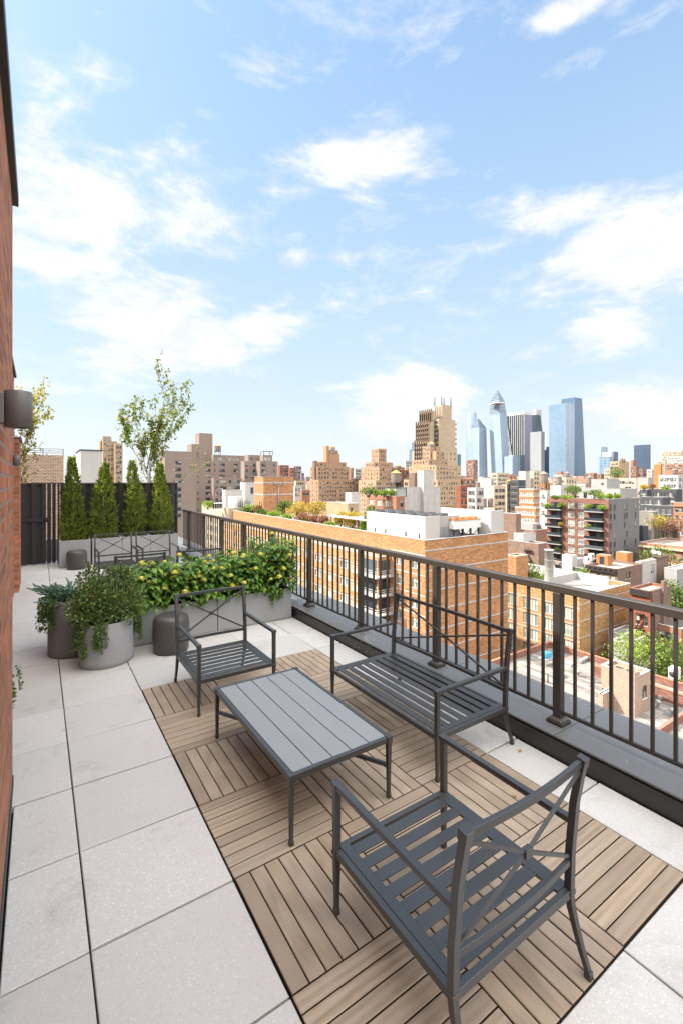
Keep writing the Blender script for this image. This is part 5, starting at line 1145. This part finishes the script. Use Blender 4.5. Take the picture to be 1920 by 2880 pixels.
rows = [
 ('row_building','cream tower slab left of the grey brown block, tallest at the far left',322,324,345,1247,300,'tan',None,(3,1.2)),
 ('row_building','tan ribbed tower at the far left behind the arborvitae',288,290,313,1227,306,'tan',None,(3,1.0)),
 ('row_building','lower tan wing between the two far left towers',277,282,330,1240,312,'tan',None,(5,1.2)),
 ('row_building','small dark red brick block right of the grey brown block',782,788,813,1308,420,'red',None,(4,2.0)),
 ('row_building','dark red block with roof plants beside the mauve tower',812,816,829,1316,410,'red',None,(2,2.0)),
 ('row_building','mauve brick tower between the grey brown block and the stepped brick building',826,828,848,1311,620,'purple',None,(6,1.6)),
 ('row_building','lower mauve block beside the mauve tower',846,848,856,1330,615,'purple',None,(3,1.6)),
 ('row_building','small grey block with green dome roof far left of the stepped brick building',829,832,860,1352,380,'cream',None,(5,1.2)),
 ('row_building','white low building with rows of windows below the green dome',826,829,850,1367,300,'white',None,(4,1.2)),
 ('row_building','small red brick gable building with chimney near the stepped brick building',845,850,872,1378,280,'salmon',None,(4,1.2)),
 ('row_building','far mauve block left of the stepped orange tan building',860,862,874,1341,560,'purple',None,(4,1.4)),
 ('row_building','pinkish far block right of the left stepped brick building',983,986,997,1316,520,'pinkish',None,(4,1.6)),
 ('row_building','pale grey wide block between the two stepped brick buildings',996,998,1018,1318,500,'lightgrey',None,(6,1.8)),
 ('row_building','dark flat roofed block between the two stepped brick buildings',996,1000,1012,1345,360,'brown',None,(3,1.2)),
 ('row_building','red brick block behind the grey wooden water tank',1108,1125,1150,1322,345,'red',(4,1.3),(5,1.3)),
 ('row_building','low tan block left of the brown chimney and concrete wall',1134,1148,1166,1349,250,'tan',(3,1.2),(3,1.2)),
 ('row_building','pale green glass block left of the tallest tan tower',1146,1150,1163,1264,700,'hyblue',None,None),
 ('row_building','slim blue glass block directly left of the tallest tan tower',1154,1157,1168,1244,760,'hyblue',None,None),
 ('row_building','white low block left of the tallest tan tower',1136,1140,1160,1295,520,'white',None,(5,1.8)),
 ('row_building','thin blue glass tower right of the tallest tan tower',1284,1286,1295,1277,720,'hydeep',None,None),
 ('row_building','reddish brown brick tower in front of the pale faceted glass tower',1309.6,1330,1342,1293,520,'pinkish',(5,1.4),(3,1.4)),
 ('row_building','salmon brick block with wide windows right of the tan apartments',1294,1300,1341,1347,330,'salmon',(2,2),(7,2.2)),
 ('row_building','dark red brick block beside the tan apartments',1290,1294,1313,1365,235,'red',None,(3,1.6)),
 ('row_building','pale grey loft building with small terraces in front of the plain grey wall',1313,1338,1360,1372,205,'lightgrey',(5,1.8),(3,1.8)),
 ('row_building','tall plain grey rendered wall building with a narrow lit edge',1342,1380,1386,1345,262,'lightgrey',None,(1,1.0)),
 ('row_building','cream ornate block with many small windows below the faceted tower',1382,1397,1431,1330,380,'cream',(5,1.2),(10,1.2)),
 ('row_building','beige terraced block with white balconies left of the dark glass building',1383,1388,1421,1367,232,'cream',None,(3,6)),
 ('row_building','cream block with a small tank left of the dark glass building',1421,1424,1437,1363,245,'cream',None,(2,1.2)),
 ('glass_building','dark glass stepped building left of the orange panelled building',1434,1456.5,1477,1350,240,'dark',(5,4),(4,4)),
 ('row_building','pale grey blank box behind the dark glass building',1457,1477,1489,1325,330,'lightgrey',None,None),
 ('row_building','cream slab right of the pale grey blank box',1488,1500,1523,1324,335,'cream',None,(3,2)),
 ('panel_building','orange panelled building with white bands and blue glass corner',1458.6,1500,1519,1375,222,'rust',(6,2.2),(3,2.2)),
 ('panel_building','lower orange panelled wing with white bands',1447,1505,1520,1428,205,'rust',(6,2.0),(2,2.0)),
 ('row_building','narrow white building with arched windows beside the balcony block',1518,1536,1545,1380,182,'white',(3,1.1),(1,1.1)),
 ('row_building','white plain box on a roof behind the balcony block',1547,1576,1591,1365,195,'white',None,None),
 ('row_building','rust coloured low block behind the brown water tank',1513,1530,1552,1360,250,'rust',(4,1.4),(3,1.4)),
 ('row_building','cream low block behind the second brown water tank',1578,1590,1622,1342,260,'cream',(3,1.4),(4,1.4)),
 ('row_building','pale row of low houses right of the dark glass building',1556,1580,1610,1335,360,'lightgrey',(6,1.6),(5,1.6)),
 ('row_building','cream glazed low building behind the grey roof house',1735,1788,1795,1345,260,'cream',(5,3.4),None),
 ('row_building','tall tan block with two dark roof tanks right of the glass towers',1714,1740,1768.5,1297,420,'tan',(8,1.4),None),
 ('row_building','cream lower wing of the tall tan block',1699,1714,1742,1318,414,'cream',(5,1.4),None),
 ('row_building','white topped block beside the green glass office',1693.5,1718,1724,1271,720,'hypale',None,None),
 ('row_building','green glass office block in front of the white topped block',1684,1714,1722,1284,690,'hyblue2',None,None),
 ('row_building','dark slim slab beside the white topped block',1723,1728,1737.5,1270,730,'navy',None,None),
 ('row_building','pale blue glass tower standing alone right of the twin glass towers',1675,1690,1708,1256,1250,'hyblue',None,None),
 ('row_building','navy glass slab tower near the right edge',1782,1824,1829,1250,1300,'navy',None,None),
 ('row_building','thin pink brick tower left of the navy slab tower',1773,1780,1790,1294,800,'pinkish',None,(3,2)),
 ('row_building','small pinkish block below the navy slab tower',1772,1788,1800,1312,560,'pinkish',(5,1.8),(3,1.8)),
 ('row_building','dark brick block right of the small pinkish block',1798,1806,1818,1318,420,'brown',(3,1.6),(4,1.6)),
 ('row_building','white slatted block left of the bright rust slab',1818,1832,1842,1320,430,'white',(4,2.6),(3,2.6)),
 ('row_building','bright rust red slab with a dark side near the right edge',1838,1857,1862.5,1306,350,'rust',None,None),
 ('row_building','white building with arched windows at the right edge',1851.6,1906,1935,1336,232,'white',(5,2.3),(3,2.3)),
 ('row_building','large cream stepped block at the right edge',1861,1915,1935,1267,900,'cream',(12,2.2),None),
 ('row_building','lower step of the large cream block at the right edge',1844,1868,1880,1298,890,'cream',(6,2.2),None),
 ('row_building','white upper building with red base at the right edge',1876,1940,1960,1283,600,'white',(12,1.8),None),
 ('row_building','red brick lower building below the white building at the right edge',1872,1938,1960,1304,590,'salmon',(13,1.8),None),
 ('row_building','salmon block with dark side far right of the twin glass towers',1645,1668,1678,1330,430,'pinkish',(6,1.8),(3,1.8)),
 ('row_building','brownish block with pale bands right of the twin glass towers',1676,1690,1702,1333,440,'pinkish',(5,1.8),(3,1.8)),
 ('row_building','brown low wall building right of the white screen wall',1411,1450,1463,1446,140,'brown',None,None),
 ('tenement','brown brick tenement with a fire escape left of the balcony block',1420,1513,1537,1530,132,'brown',(7,1.1),(2,1.1)),
 ('low_building','low pinkish roofed building behind the brown tenement',1440,1500,1537,1492,150,'pinkish',(6,1.3),(2,1.3)),
 ('row_building','white rooftop box on the brown tenement',1444,1470,1506,1502,137,'white',None,None),
 ('row_building','grey building with dark glazed ground floor right of the balcony block',1796,1808,1822,1480,175,'dark',(2,2),(2,2)),
 ('row_building','pale low building right of the balcony block',1797,1830,1850,1440,188,'rooflight',None,None),
 ('row_building','yellowish low block behind the brown low wall building',1408,1432,1462,1486,150,'tan',(3,1.4),(3,1.4)),
]
GLASS_W = {'hyblue','hyblue2','hydeep','navy','hypale'}
for i, (nm, lab, xl, xc, xr, y, d, mt, L, R) in enumerate(rows):
    st = 'wide' if (L and L[1] >= 2.6) or (R and R[1] >= 2.6) else 'pair' if (L and L[1] >= 1.8) or (R and R[1] >= 1.8) else 'sash'
    gl = 'glassblue' if nm == 'glass_building' else 'glassbright' if nm == 'panel_building' else 'glass'
    e = simple(nm, lab, xl, xc, xr, y, d, M[mt] if mt in GLASS_W else mt, L, R, 1.8 if d < 300 else 2.0, 3.3, st, gl, 'wframew' if mt in ('white','rust') else 'wframe', para=.5 if d < 420 else 0, roof='rooflight' if i % 3 else 'roofgrey', zm=1470 if d < 250 else 1400)
    if nm == 'panel_building':
        t = [o for o in COL.objects if o.get('label') == lab][0]; b = MB(); o = t.location
        for k in range(7): z = e[4] - .3 - 3.3*k; b.box(e[0]-.08-o.x, e[1]-.08-o.y, z-.25-o.z, e[0]-.002-o.x, e[3]-o.y, z+.15-o.z); b.box(e[0]-o.x, e[1]-.08-o.y, z-.25-o.z, e[2]-o.x, e[1]-.002-o.y, z+.15-o.z)
        b.build('white_band', W['white'], t)
ft = [o for o in COL.objects if o.get('label') == 'brown brick tenement with a fire escape left of the balcony block'][0]; o = ft.location; x0, y0, x1, y1, z1 = box_px(1420, 1513, 1537, 1530, 132)
b = MB(); ya, yb = y_on_x(1497, x0) - o.y, y_on_x(1478, x0) - o.y; xx = x0 - o.x
for k in range(6):
    z = z1 - 2.2 - 3.2*k - o.z; b.box(xx-1.1, ya, z, xx-.02, yb, z+.08); b.box(xx-1.1, ya, z+.45, xx-1.04, yb, z+.52); b.box(xx-1.1, ya, z+.9, xx-1.04, yb, z+.97)
    b.bar((xx-.6, ya, z) if k % 2 else (xx-.6, yb, z), (xx-.6, yb, z-3.1) if k % 2 else (xx-.6, ya, z-3.1), .6, .1)
b.build('fire_escape', W['cornice'], ft)
for a in (('brown wooden water tank on tall stilts above the narrow white building', 1528, 1380, 186, 3.4, 3.6, 3.2), ('brown water tank without stilts right of the tall stilted one', 1570, 1366, 200, 2.5, 3.2, .6), ('stout dark water tank, left of a pair behind the white screen wall', 1360, 1427, 150, 1.7, 2.6, .2), ('stout dark water tank, right of a pair behind the white screen wall', 1378.5, 1427, 150, 1.75, 2.7, .2), ('grey water tank on the pale grey loft building', 1343, 1373, 214, 2.0, 2.2, .4), ('tan water tank with ochre cone on the cream block', 1429, 1364, 246, 2.4, 1.8, .3), ('round grey water tank on the white arched building', 1895, 1337, 240, 2.4, 2.4, .4), ('tan tank behind the grey roof house', 1655, 1362, 190, 2.2, 2.6, .2), ('dark tank left of two on the tall tan block', 1747, 1299, 424, 2.6, 2.6, .2), ('dark tank right of two on the tall tan block', 1754, 1299, 426, 2.4, 2.3, .2), ('squat tank far below the twin glass towers', 1594, 1343, 300, 3.2, 2.2, .6)): tank(*a, cone='orangeroof' if 'ochre' in a[0] else 'tankwood')
bush('roof_tree', 'dark green rooftop trees on the tall tan block terrace', *at_px(1728, 300), zpx(1342, 300), 6.0, 4.0, 6.5, 'city', 420, .8, 'far roof trees', True, 'tree', 9, .6)
bush('roof_tree', 'red leaved rooftop tree behind the dark glass building', *at_px(1438, 300), zpx(1350, 300), 3.0, 3, 3.4, 'redbush', 200, .7, 'far roof trees', True, 'tree', 7, .6)

# --- brick bulkhead and white wall beyond the black fence
q = Bld('roof_bulkhead', 'pale brick bulkhead with a thin roof railing beyond the black gate', 'bulkhead', at_px(60, 22)); x0, y0 = at_px(60, 22); x1 = x_on_y(179, y0); q.tier(x0, y0, x1, y0+4, GROUND, zpx(1277.5, 22), W['bulk'], para=0)
b = MB(); z = zpx(1277.5, 22)
for k in range(3): b.box(x0, y0+.1, z+.1+.1*k, x1, y0+.12, z+.12+.1*k)
for k in range(3): b.box(x0+(x1-x0-.03)*k/2, y0+.121, z, x0+(x1-x0-.03)*k/2+.03, y0+.15, z+.33)
q.part(b, 'roof_railing', M['darksteel']); q.done()
q = Bld('roof_bulkhead', 'plain white wall block between the arborvitae cones beyond the fence', 'bulkhead', at_px(226.5, 60)); x0, y0 = at_px(226.5, 60); q.tier(x0, y0, x_on_y(288, y0), y0+8, GROUND, zpx(1266, 60), W['white'], para=0)
b = MB(); z = zpx(1266, 60); b.box(x0-.1, y0-.1, z+.002, x_on_y(288, y0)+.1, y0+8, z+.12); q.part(b, 'coping', M['darksteel']); q.done()

# --- glass towers on the skyline
def tower(label, faces, mats, at, name='skyscraper'):
    t = thing(name, label, 'skyscraper', (at[0], at[1], GROUND)); 
    for nm, mb, m in faces:
        mb.v = [(x-at[0], y-at[1], z-GROUND) for x, y, z in mb.v]; mb.build(nm, m, t)
    return t
def pxbox(mb, xl, xc, xr, yt, d, yb=None, m=0, z0=None):
    x0, y0, x1, y1, z1 = box_px(xl, xc, xr, yt, d); mb.box(x0, y0, GROUND if z0 is None else z0, x1, y1, z1, m); return x0, y0, x1, y1, z1
# rounded tall tower
b = MB(); X, Y = at_px(1324, 1950); r = 14/F*1950; b.lathe([(r, GROUND), (r, zpx(1162, 1950)), (r*.9, zpx(1161, 1950))], c=(X, Y, 0), n=20); tower('tall rounded blue glass tower behind the faceted tower', [('facade', b, M['hyblue2'])], None, (X, Y))
# faceted tower (corner faces us, sloped crown)
def seg(mb, lo, hi, d, m=0):
    (a, b_, c, yl), (e, f_, g_, yh) = lo, hi; x0, y0, x1, y1, z0 = box_px(a, b_, c, yl, d); X0, Y0, X1, Y1, z1 = box_px(e, f_, g_, yh, d)
    L0 = [(x0,y0),(x1,y0),(x1,y1),(x0,y1)]; L1 = [(X0,Y0),(X1,Y0),(X1,Y1),(X0,Y1)]
    mb.faces([(x,y,z0 if yl < 1345 else GROUND) for x, y in L0] + [(x,y,z1) for x, y in L1], [(0,1,5,4),(1,2,6,5),(2,3,7,6),(3,0,4,7),(4,5,6,7)], m); return L0, L1, z1
lv = lambda t, A, B_: tuple(p + (q-p)*t for p, q in zip(A, B_))
b = MB(); c = MB(); seg(b, (1310, 1347, 1371, 1345), (1320, 1346, 1366.5, 1202), 1750)
SA, SB = (1320, 1346, 1366.5, 1201.5), (1341.5, 1343, 1344.5, 1176)
for k in range(9): seg(c, lv(k/9, SA, SB), lv((k+.72)/9, SA, SB), 1750); seg(c, lv((k+.72)/9, SA, SB), lv((k+1)/9, SA, SB), 1754, 1)
x_, y_ = box_px(1310, 1347, 1371, 1345, 1750)[:2]; fs = [('facade', b, M['hyblue']), ('crown', c, [M['hyblue'], M['hydeep']])]; at = (x_, y_)
tower('pale faceted glass tower with a sloping louvred crown, left of the tallest glass tower', fs, None, at)
b = MB(); c = MB(); seg(b, (1384, 1415, 1436, 1345), (1374, 1404, 1424.5, 1161), 1720)
lv = lambda t, A, B_: tuple(p + (q-p)*t for p, q in zip(A, B_))
SA, SB = (1375.5, 1403, 1423, 1160.5), (1377, 1401, 1417.5, 1123)
for k in range(9): seg(c, lv(k/9, SA, SB), lv((k+.72)/9, SA, SB), 1720); seg(c, lv((k+.72)/9, SA, SB), lv((k+1)/9, SA, SB), 1724, 1)
SA, SB = (1377.5, 1401, 1417, 1122.8), (1397.2, 1398.2, 1399, 1097)
for k in range(7): seg(c, lv(k/7, SA, SB), lv((k+.72)/7, SA, SB), 1720); seg(c, lv((k+.72)/7, SA, SB), lv((k+1)/7, SA, SB), 1723, 1)
x_, y_ = box_px(1384, 1415, 1436, 1345, 1720)[:2]; fs = [('facade', b, M['hyblue']), ('crown', c, [M['hyblue'], M['hydeep']])]; at = (x_, y_)
dk_ = MB(); p = PT(1389, 1133, 1700); q_ = PT(1417, 1128, 1690); dk_.prism([(p.x, p.y), (q_.x, q_.y), (q_.x+18, q_.y+30), (p.x+18, p.y+40)], zpx(1132.5, 1690), zpx(1130, 1690)); fs.append(('observation_deck', dk_, M['hyfin']))
tower('tallest pale blue glass tower with pointed crown and jutting observation deck', fs, None, at)
# dark finned tower with slanted wing
b = MB(); e = pxbox(b, 1426, 1473, 1494.5, 1160, 1820); fn = MB()
for k in range(9): Y = e[3] + (e[1]-e[3])*k/8; fn.box(e[0]-1.2, Y-.7, zpx(1280,1820), e[0]-.05, Y+.7, e[4]+1)
fn.box(e[0]-1.0, e[1]-.8, e[4]-6, e[0]-.06, e[3], e[4]+2); fn.box(e[0]-.5, e[1]-.8, e[4]-7, e[2], e[1]-.05, e[4]+2)
v = MB(); v.box(e[0]+1, e[1]-.6, GROUND, e[2], e[1]-.06, e[4]-7)
wg = MB(); X = e[0]-2; Ya, Yb, Yc = y_on_x(1411, X), y_on_x(1426, X), y_on_x(1432, X); za, zb, zc = zpx(1175, 1830), zpx(1163, 1830), zpx(1285, 1830)
wg.faces([(X,Ya,za),(X,Yb,zb),(X,Yc-15,zc),(X,Yc,zc),(X+40,Ya,za),(X+40,Yb,zb),(X+40,Yc-15,zc),(X+40,Yc,zc)], [(0,3,2,1),(4,5,6,7),(0,1,5,4),(1,2,6,5),(2,3,7,6),(3,0,4,7)])
for k in range(4):
    f = k/4; fn.bar((X-1, Ya+(Yb-Ya)*f, za+(zb-za)*f), (X-1, Yc-15*f, zc), 1.4, 1.4)
tower('dark finned glass tower with a slanted wing and violet side', [('facade', b, M['hydark']), ('fin', fn, M['hyfin']), ('side_facade', v, M['hypurple']), ('slanted_wing', wg, M['hydark'])], None, (e[0], e[1]))
b = MB(); e = pxbox(b, 1428, 1442, 1461, 1280, 1700); tower('low pale blue glass podium block below the dark finned tower', [('facade', b, M['hyblue'])], None, (e[0], e[1]))
b = MB(); e = pxbox(b, 1390, 1440, 1452, 1283, 1690); tower('pale glass podium at the foot of the tallest glass tower', [('facade', b, M['hyblue'])], None, (e[0], e[1]))
b = MB(); c = MB(); e = pxbox(c, 1499, 1507, 1522, 1151, 2000); 
for k in range(5): pxbox(b, 1495, 1507-.2*k, 1524-2.2*(4-k)*.5, 1166+9*k, 1990-2*k)
tower('stepped spiral tower with dark glass and pale side', [('core', c, M['hypale']), ('stepped_facade', b, M['hydark'])], None, (e[0], e[1]))
b = MB(); c = MB(); e = pxbox(b, 1490, 1521, 1530.5, 1213, 1650); e3 = pxbox(c, 1509, 1516, 1521, 1201, 1665, z0=e[4]); tower('white gridded tower with a dark blue side in front of the spiral tower', [('facade', b, M['hywhite']), ('rooftop_plant', c, M['hydark'])], None, (e[0], e[1]))
b = MB(); e = pxbox(b, 1526, 1531, 1543, 1265, 1750); pxbox(b, 1535, 1539, 1543, 1256, 1760); tower('low dark navy tower beside the twin glass towers', [('facade', b, M['navy'])], None, (e[0], e[1]))
b = MB(); e = pxbox(b, 1543, 1591.5, 1614, 1133, 1560); sd = MB(); sd.box(e[0]+.5, e[1]-.6, GROUND, e[2], e[1]-.05, e[4]); tower('broad pale blue glass tower, front one of the twin towers', [('facade', b, M['hyblue2']), ('side_facade', sd, M['hyblue'])], None, (e[0], e[1]))
x0, y0, x1, y1, z1 = box_px(1578, 1615.6, 1636, 1117, 1700); X1 = x_on_y(1649, y0); b = MB()
b.faces([(x0,y0,GROUND),(X1,y0,GROUND),(X1,y1,GROUND),(x0,y1,GROUND),(x0,y0,z1),(x1,y0,z1),(x1,y1,z1),(x0,y1,z1)], [(4,5,6,7),(0,1,5,4),(1,2,6,5),(2,3,7,6),(3,0,4,7)])
tower('deep blue tapering glass tower, rear one of the twin towers', [('facade', b, M['hydeep'])], None, (x0, y0))

# --- far city carpet
random.seed(90)
def massmat():
    m, nt, b = newmat('far_city_blocks'); p = geoco(nt); se = N(nt, 'ShaderNodeSeparateXYZ'); lk(nt, p, se.inputs[0])
    cb = N(nt, 'ShaderNodeCombineXYZ'); lk(nt, math_(nt, 'ADD', se.outputs[0], se.outputs[1]), cb.inputs[0]); lk(nt, se.outputs[2], cb.inputs[1])
    t = N(nt, 'ShaderNodeTexBrick'); lk(nt, cb.outputs[0], t.inputs['Vector']); t.offset = 0
    t.inputs['Scale'].default_value = 1; t.inputs['Brick Width'].default_value = 3.4; t.inputs['Row Height'].default_value = 3.4; t.inputs['Mortar Size'].default_value = .95; t.inputs['Mortar Smooth'].default_value = .05
    g_ = N(nt, 'ShaderNodeNewGeometry'); isl = g_.outputs['Random Per Island']
    wall = ramp_(nt, isl, [(0,(.33,.16,.11)),(.16,(.42,.28,.19)),(.36,(.48,.42,.34)),(.5,(.50,.48,.45)),(.56,(.27,.13,.09)),(.72,(.40,.24,.17)),(.82,(.36,.35,.35)),(.92,(.50,.40,.28))], 'CONSTANT')
    sn = N(nt, 'ShaderNodeSeparateXYZ'); lk(nt, g_.outputs['Normal'], sn.inputs[0]); up = math_(nt, 'GREATER_THAN', sn.outputs[2], .5)
    c = mix_(nt, t.outputs['Fac'], (.12,.12,.13), wall); c = mix_(nt, up, c, (.42,.40,.37)); lk(nt, c, b.inputs['Base Color']); b.inputs['Roughness'].default_value = .7; return m
mm = MB(); n = 0
used = []
for i in range(900):
    d = random.uniform(420, 2600)**1.0; px = random.uniform(470, 2000)
    if px < 860 and random.random() < .5: continue
    hmax = 1352 - 12*random.random()**2.2 + (8 if d < 700 else 0)
    z = zpx(hmax + random.uniform(0, 14)*(500/d), d)
    if z < GROUND + 12: continue
    X, Y = at_px(px, d); w, l = random.uniform(9, 26), random.uniform(9, 30)
    mm.box(X, Y, GROUND, X+w, Y+l, z)
    if random.random() < .6: mm.box(X+w*.2, Y+l*.2, z+.01, X+w*.55, Y+l*.6, z+random.uniform(2, 5))
for i in range(950):
    d = random.uniform(165, 470); px = random.uniform(1290, 2000); X, Y = at_px(px, d); hi = 19 if d < 225 else 27 if d < 300 else 33; z = GROUND + random.uniform(hi*.55, hi)
    w, l = random.uniform(5.5, 11), random.uniform(8, 17); mm.box(X, Y, GROUND, X+w, Y+l, z)
    mm.box(X-.12, Y-.12, z+.01, X+.25, Y+l+.1, z+.55); mm.box(X+.251, Y-.12, z+.01, X+w+.1, Y+.2, z+.55)
    for k in range(random.randint(1, 4)): a, c = random.uniform(.1, .7), random.uniform(.1, .7); q = random.uniform(.6, 2.2); mm.box(X+w*a, Y+l*c, z+.02, X+w*a+q, Y+l*c+q*random.uniform(.7,1.6), z+random.uniform(.7, 2.8))
tag(mm.build('distant_city', massmat()), kind='stuff')
# ================================================================== LIGHT, SKY, CAMERA
SUN = Vector((-.85, .65, 1)).normalized(); EL = math.asin(SUN.z); AZ = math.atan2(SUN.x, SUN.y)
SKY_K, SUN_K, EXPO = .15, 3.5, 1.58
BACK_LO, BACK_HI = (9.6, 9.6, 9.7, 1), (18.8, 18.0, 17.0, 1)
w = bpy.data.worlds.new('World'); scene.world = w; w.use_nodes = True; nt = w.node_tree
bg = nt.nodes['Background']; bg.inputs['Strength'].default_value = SKY_K
sky = nt.nodes.new('ShaderNodeTexSky'); sky.sky_type = 'NISHITA'; sky.sun_disc = False; sky.sun_elevation = EL; sky.sun_rotation = AZ; sky.air_density = 1.0; sky.dust_density = 1.2; sky.ozone_density = 1.5; sky.altitude = 50
co = nt.nodes.new('ShaderNodeTexCoord').outputs['Generated']
nv = nt.nodes.new('ShaderNodeVectorMath'); nv.operation = 'NORMALIZE'; lk(nt, co, nv.inputs[0]); D = nv.outputs[0]
se = nt.nodes.new('ShaderNodeSeparateXYZ'); lk(nt, D, se.inputs[0])
az = math_(nt, 'ARCTAN2', se.outputs[0], se.outputs[1]); el = math_(nt, 'ARCSINE', se.outputs[2])
def dirpx(x, y):            # direction of a cloud as azimuth and elevation
    x *= 1920/1568; y *= 1920/1568; v = PT(x, y, 1.0) - Vector((0, 0, H)); v.normalize(); return math.atan2(v.x, v.y), math.asin(v.z)
CLOUDS = [  # x, y, half width, half height, weight
 (180,470,260,150,.9),(60,330,170,130,.8),(380,330,150,80,.62),(420,520,230,90,.72),(120,600,240,70,.72),(250,420,420,300,.42),(500,560,160,40,.5),(250,180,130,70,.45),(60,120,120,120,.5),
 (370,750,190,120,1.35),(300,800,120,60,.7),(610,750,120,50,1.05),(480,830,60,50,.6),
 (870,345,200,100,.9),(780,390,120,40,.5),(960,330,80,50,.5),(620,150,160,50,.5),(590,185,90,35,.45),(720,155,80,30,.4),(480,260,80,30,.4),
 (1300,30,110,55,.85),(1290,150,100,40,.55),(1480,50,70,30,.35),
 (1300,480,200,70,.95),(1440,580,250,140,1.25),(1250,560,320,230,.38),(1540,560,140,130,1.0),(1270,670,150,60,.8),(1400,760,140,70,1.05),(1060,740,110,60,.6),(1240,810,120,40,.6),
 (940,930,150,90,1.3),(880,890,80,40,.7),(1460,940,200,80,1.1),(1200,880,120,40,.5),(700,590,90,30,.5),(1550,180,40,40,.5),(660,440,120,40,.35),(850,70,100,30,.2)]
acc = None
for x, y, hw, hh, wt in CLOUDS:
    a0, e0 = dirpx(x, y); a1, _ = dirpx(x+hw, y); _, e1 = dirpx(x, y-hh); sa, sel = abs(a1-a0)*.9, abs(e1-e0)*.9
    da = math_(nt, 'MULTIPLY', math_(nt, 'SUBTRACT', az, a0), 1/sa); de = math_(nt, 'MULTIPLY', math_(nt, 'SUBTRACT', el, e0), 1/sel)
    r2 = math_(nt, 'ADD', math_(nt, 'MULTIPLY', da, da), math_(nt, 'MULTIPLY', de, de))
    g_ = math_(nt, 'MULTIPLY', math_(nt, 'EXPONENT', math_(nt, 'MULTIPLY', r2, -1.0)), wt)
    acc = g_ if acc is None else math_(nt, 'MAXIMUM', acc, g_)
# scattered cloud everywhere else (behind, overhead)
cap = math_(nt, 'MULTIPLY', math_(nt, 'SUBTRACT', 1.0, ramp_(nt, math_(nt, 'ADD', math_(nt, 'MULTIPLY', math_(nt, 'COSINE', math_(nt, 'SUBTRACT', az, YAW)), .5), .5), [(.55, 0), (.85, 1)])), 0.62)
acc = math_(nt, 'MAXIMUM', acc, cap)
flat = nt.nodes.new('ShaderNodeVectorMath'); flat.operation = 'MULTIPLY'; lk(nt, D, flat.inputs[0]); flat.inputs[1].default_value = (1, 1, 2.5)
n1 = noise_(nt, flat.outputs[0], 3.4, 9, .62, .55); n2 = noise_(nt, flat.outputs[0], 15, 6, .62, .3)
nz = math_(nt, 'ADD', math_(nt, 'MULTIPLY', n1, .68), math_(nt, 'MULTIPLY', n2, .32))
dens = math_(nt, 'ADD', math_(nt, 'MULTIPLY', acc, .78), math_(nt, 'MULTIPLY', math_(nt, 'SUBTRACT', nz, .5), 2.5))
dn = ramp_(nt, dens, [(.16, 0), (.33, .24), (.48, .68), (.66, .97), (.95, 1)])
hz = ramp_(nt, el, [(0, .95), (.20, .92), (.42, .86), (.8, .5), (1, .3)])
blue = mix_(nt, 1.0, sky.outputs[0], (.92, .92, .83, 1), 'MULTIPLY')
hm = ramp_(nt, math_(nt, 'ABSOLUTE', el), [(0, (.94, .99, 1.0)), (.08, (.86, .94, .99)), (.20, (.72, .87, .98)), (.42, (.575, .775, .965)), (.75, (.41, .63, .93))])
hzc = mix_(nt, 1.0, hm, (2.16, 2.16, 2.20, 1), 'MULTIPLY')
base_ = mix_(nt, hz, blue, hzc)
cl = mix_(nt, ramp_(nt, nz, [(.35, 0), (.6, 1)]), (1.95, 2.06, 2.2, 1), (2.5, 2.48, 2.46, 1))
fin = mix_(nt, dn, base_, cl)
# sky behind and above, out of view, is brightened to fill the terrace shade
dv = nt.nodes.new('ShaderNodeVectorMath'); dv.operation = 'DOT_PRODUCT'; lk(nt, D, dv.inputs[0]); dv.inputs[1].default_value = Vector((S_*.95, C_*.95, .31)).normalized()
bk = ramp_(nt, dv.outputs['Value'], [(0, 1), (.28, .9), (.58, 0), (1, 0)])
up_ = ramp_(nt, se.outputs[2], [(0, .12), (.40, .36), (.8, .9), (1, 1)])     # added brightness weighted overhead so shade gathers under the furniture
fin = mix_(nt, math_(nt, 'MULTIPLY', bk, .85), fin, mix_(nt, 1.0, mix_(nt, ramp_(nt, nz, [(.38, 0), (.6, 1)]), BACK_LO, BACK_HI), up_, 'MULTIPLY'))
lk(nt, fin, bg.inputs['Color'])
sl = bpy.data.lights.new('sun', 'SUN'); sl.energy = SUN_K; sl.angle = math.radians(.5); sl.color = (1, .93, .82)
so = bpy.data.objects.new('sun', sl); COL.objects.link(so); so.rotation_euler = (-SUN).to_track_quat('-Z', 'Y').to_euler(); so.location = (0, 0, 60)
cd = bpy.data.cameras.new('camera'); cam = bpy.data.objects.new('camera', cd); COL.objects.link(cam); scene.camera = cam
cam.location = (0, 0, H); cam.rotation_euler = (PI/2, 0, -YAW); cd.sensor_fit = 'HORIZONTAL'; cd.sensor_width = 36; cd.lens = F/1920*36; cd.shift_y = -90/1920; cd.clip_start = .02; cd.clip_end = 12000
scene.view_settings.view_transform = 'Standard'; scene.view_settings.look = 'None'; scene.view_settings.exposure = EXPO; scene.view_settings.gamma = 1
cy = scene.cycles; cy.max_bounces = 6; cy.diffuse_bounces = 4; cy.glossy_bounces = 3; cy.transmission_bounces = 3; cy.use_denoising = True
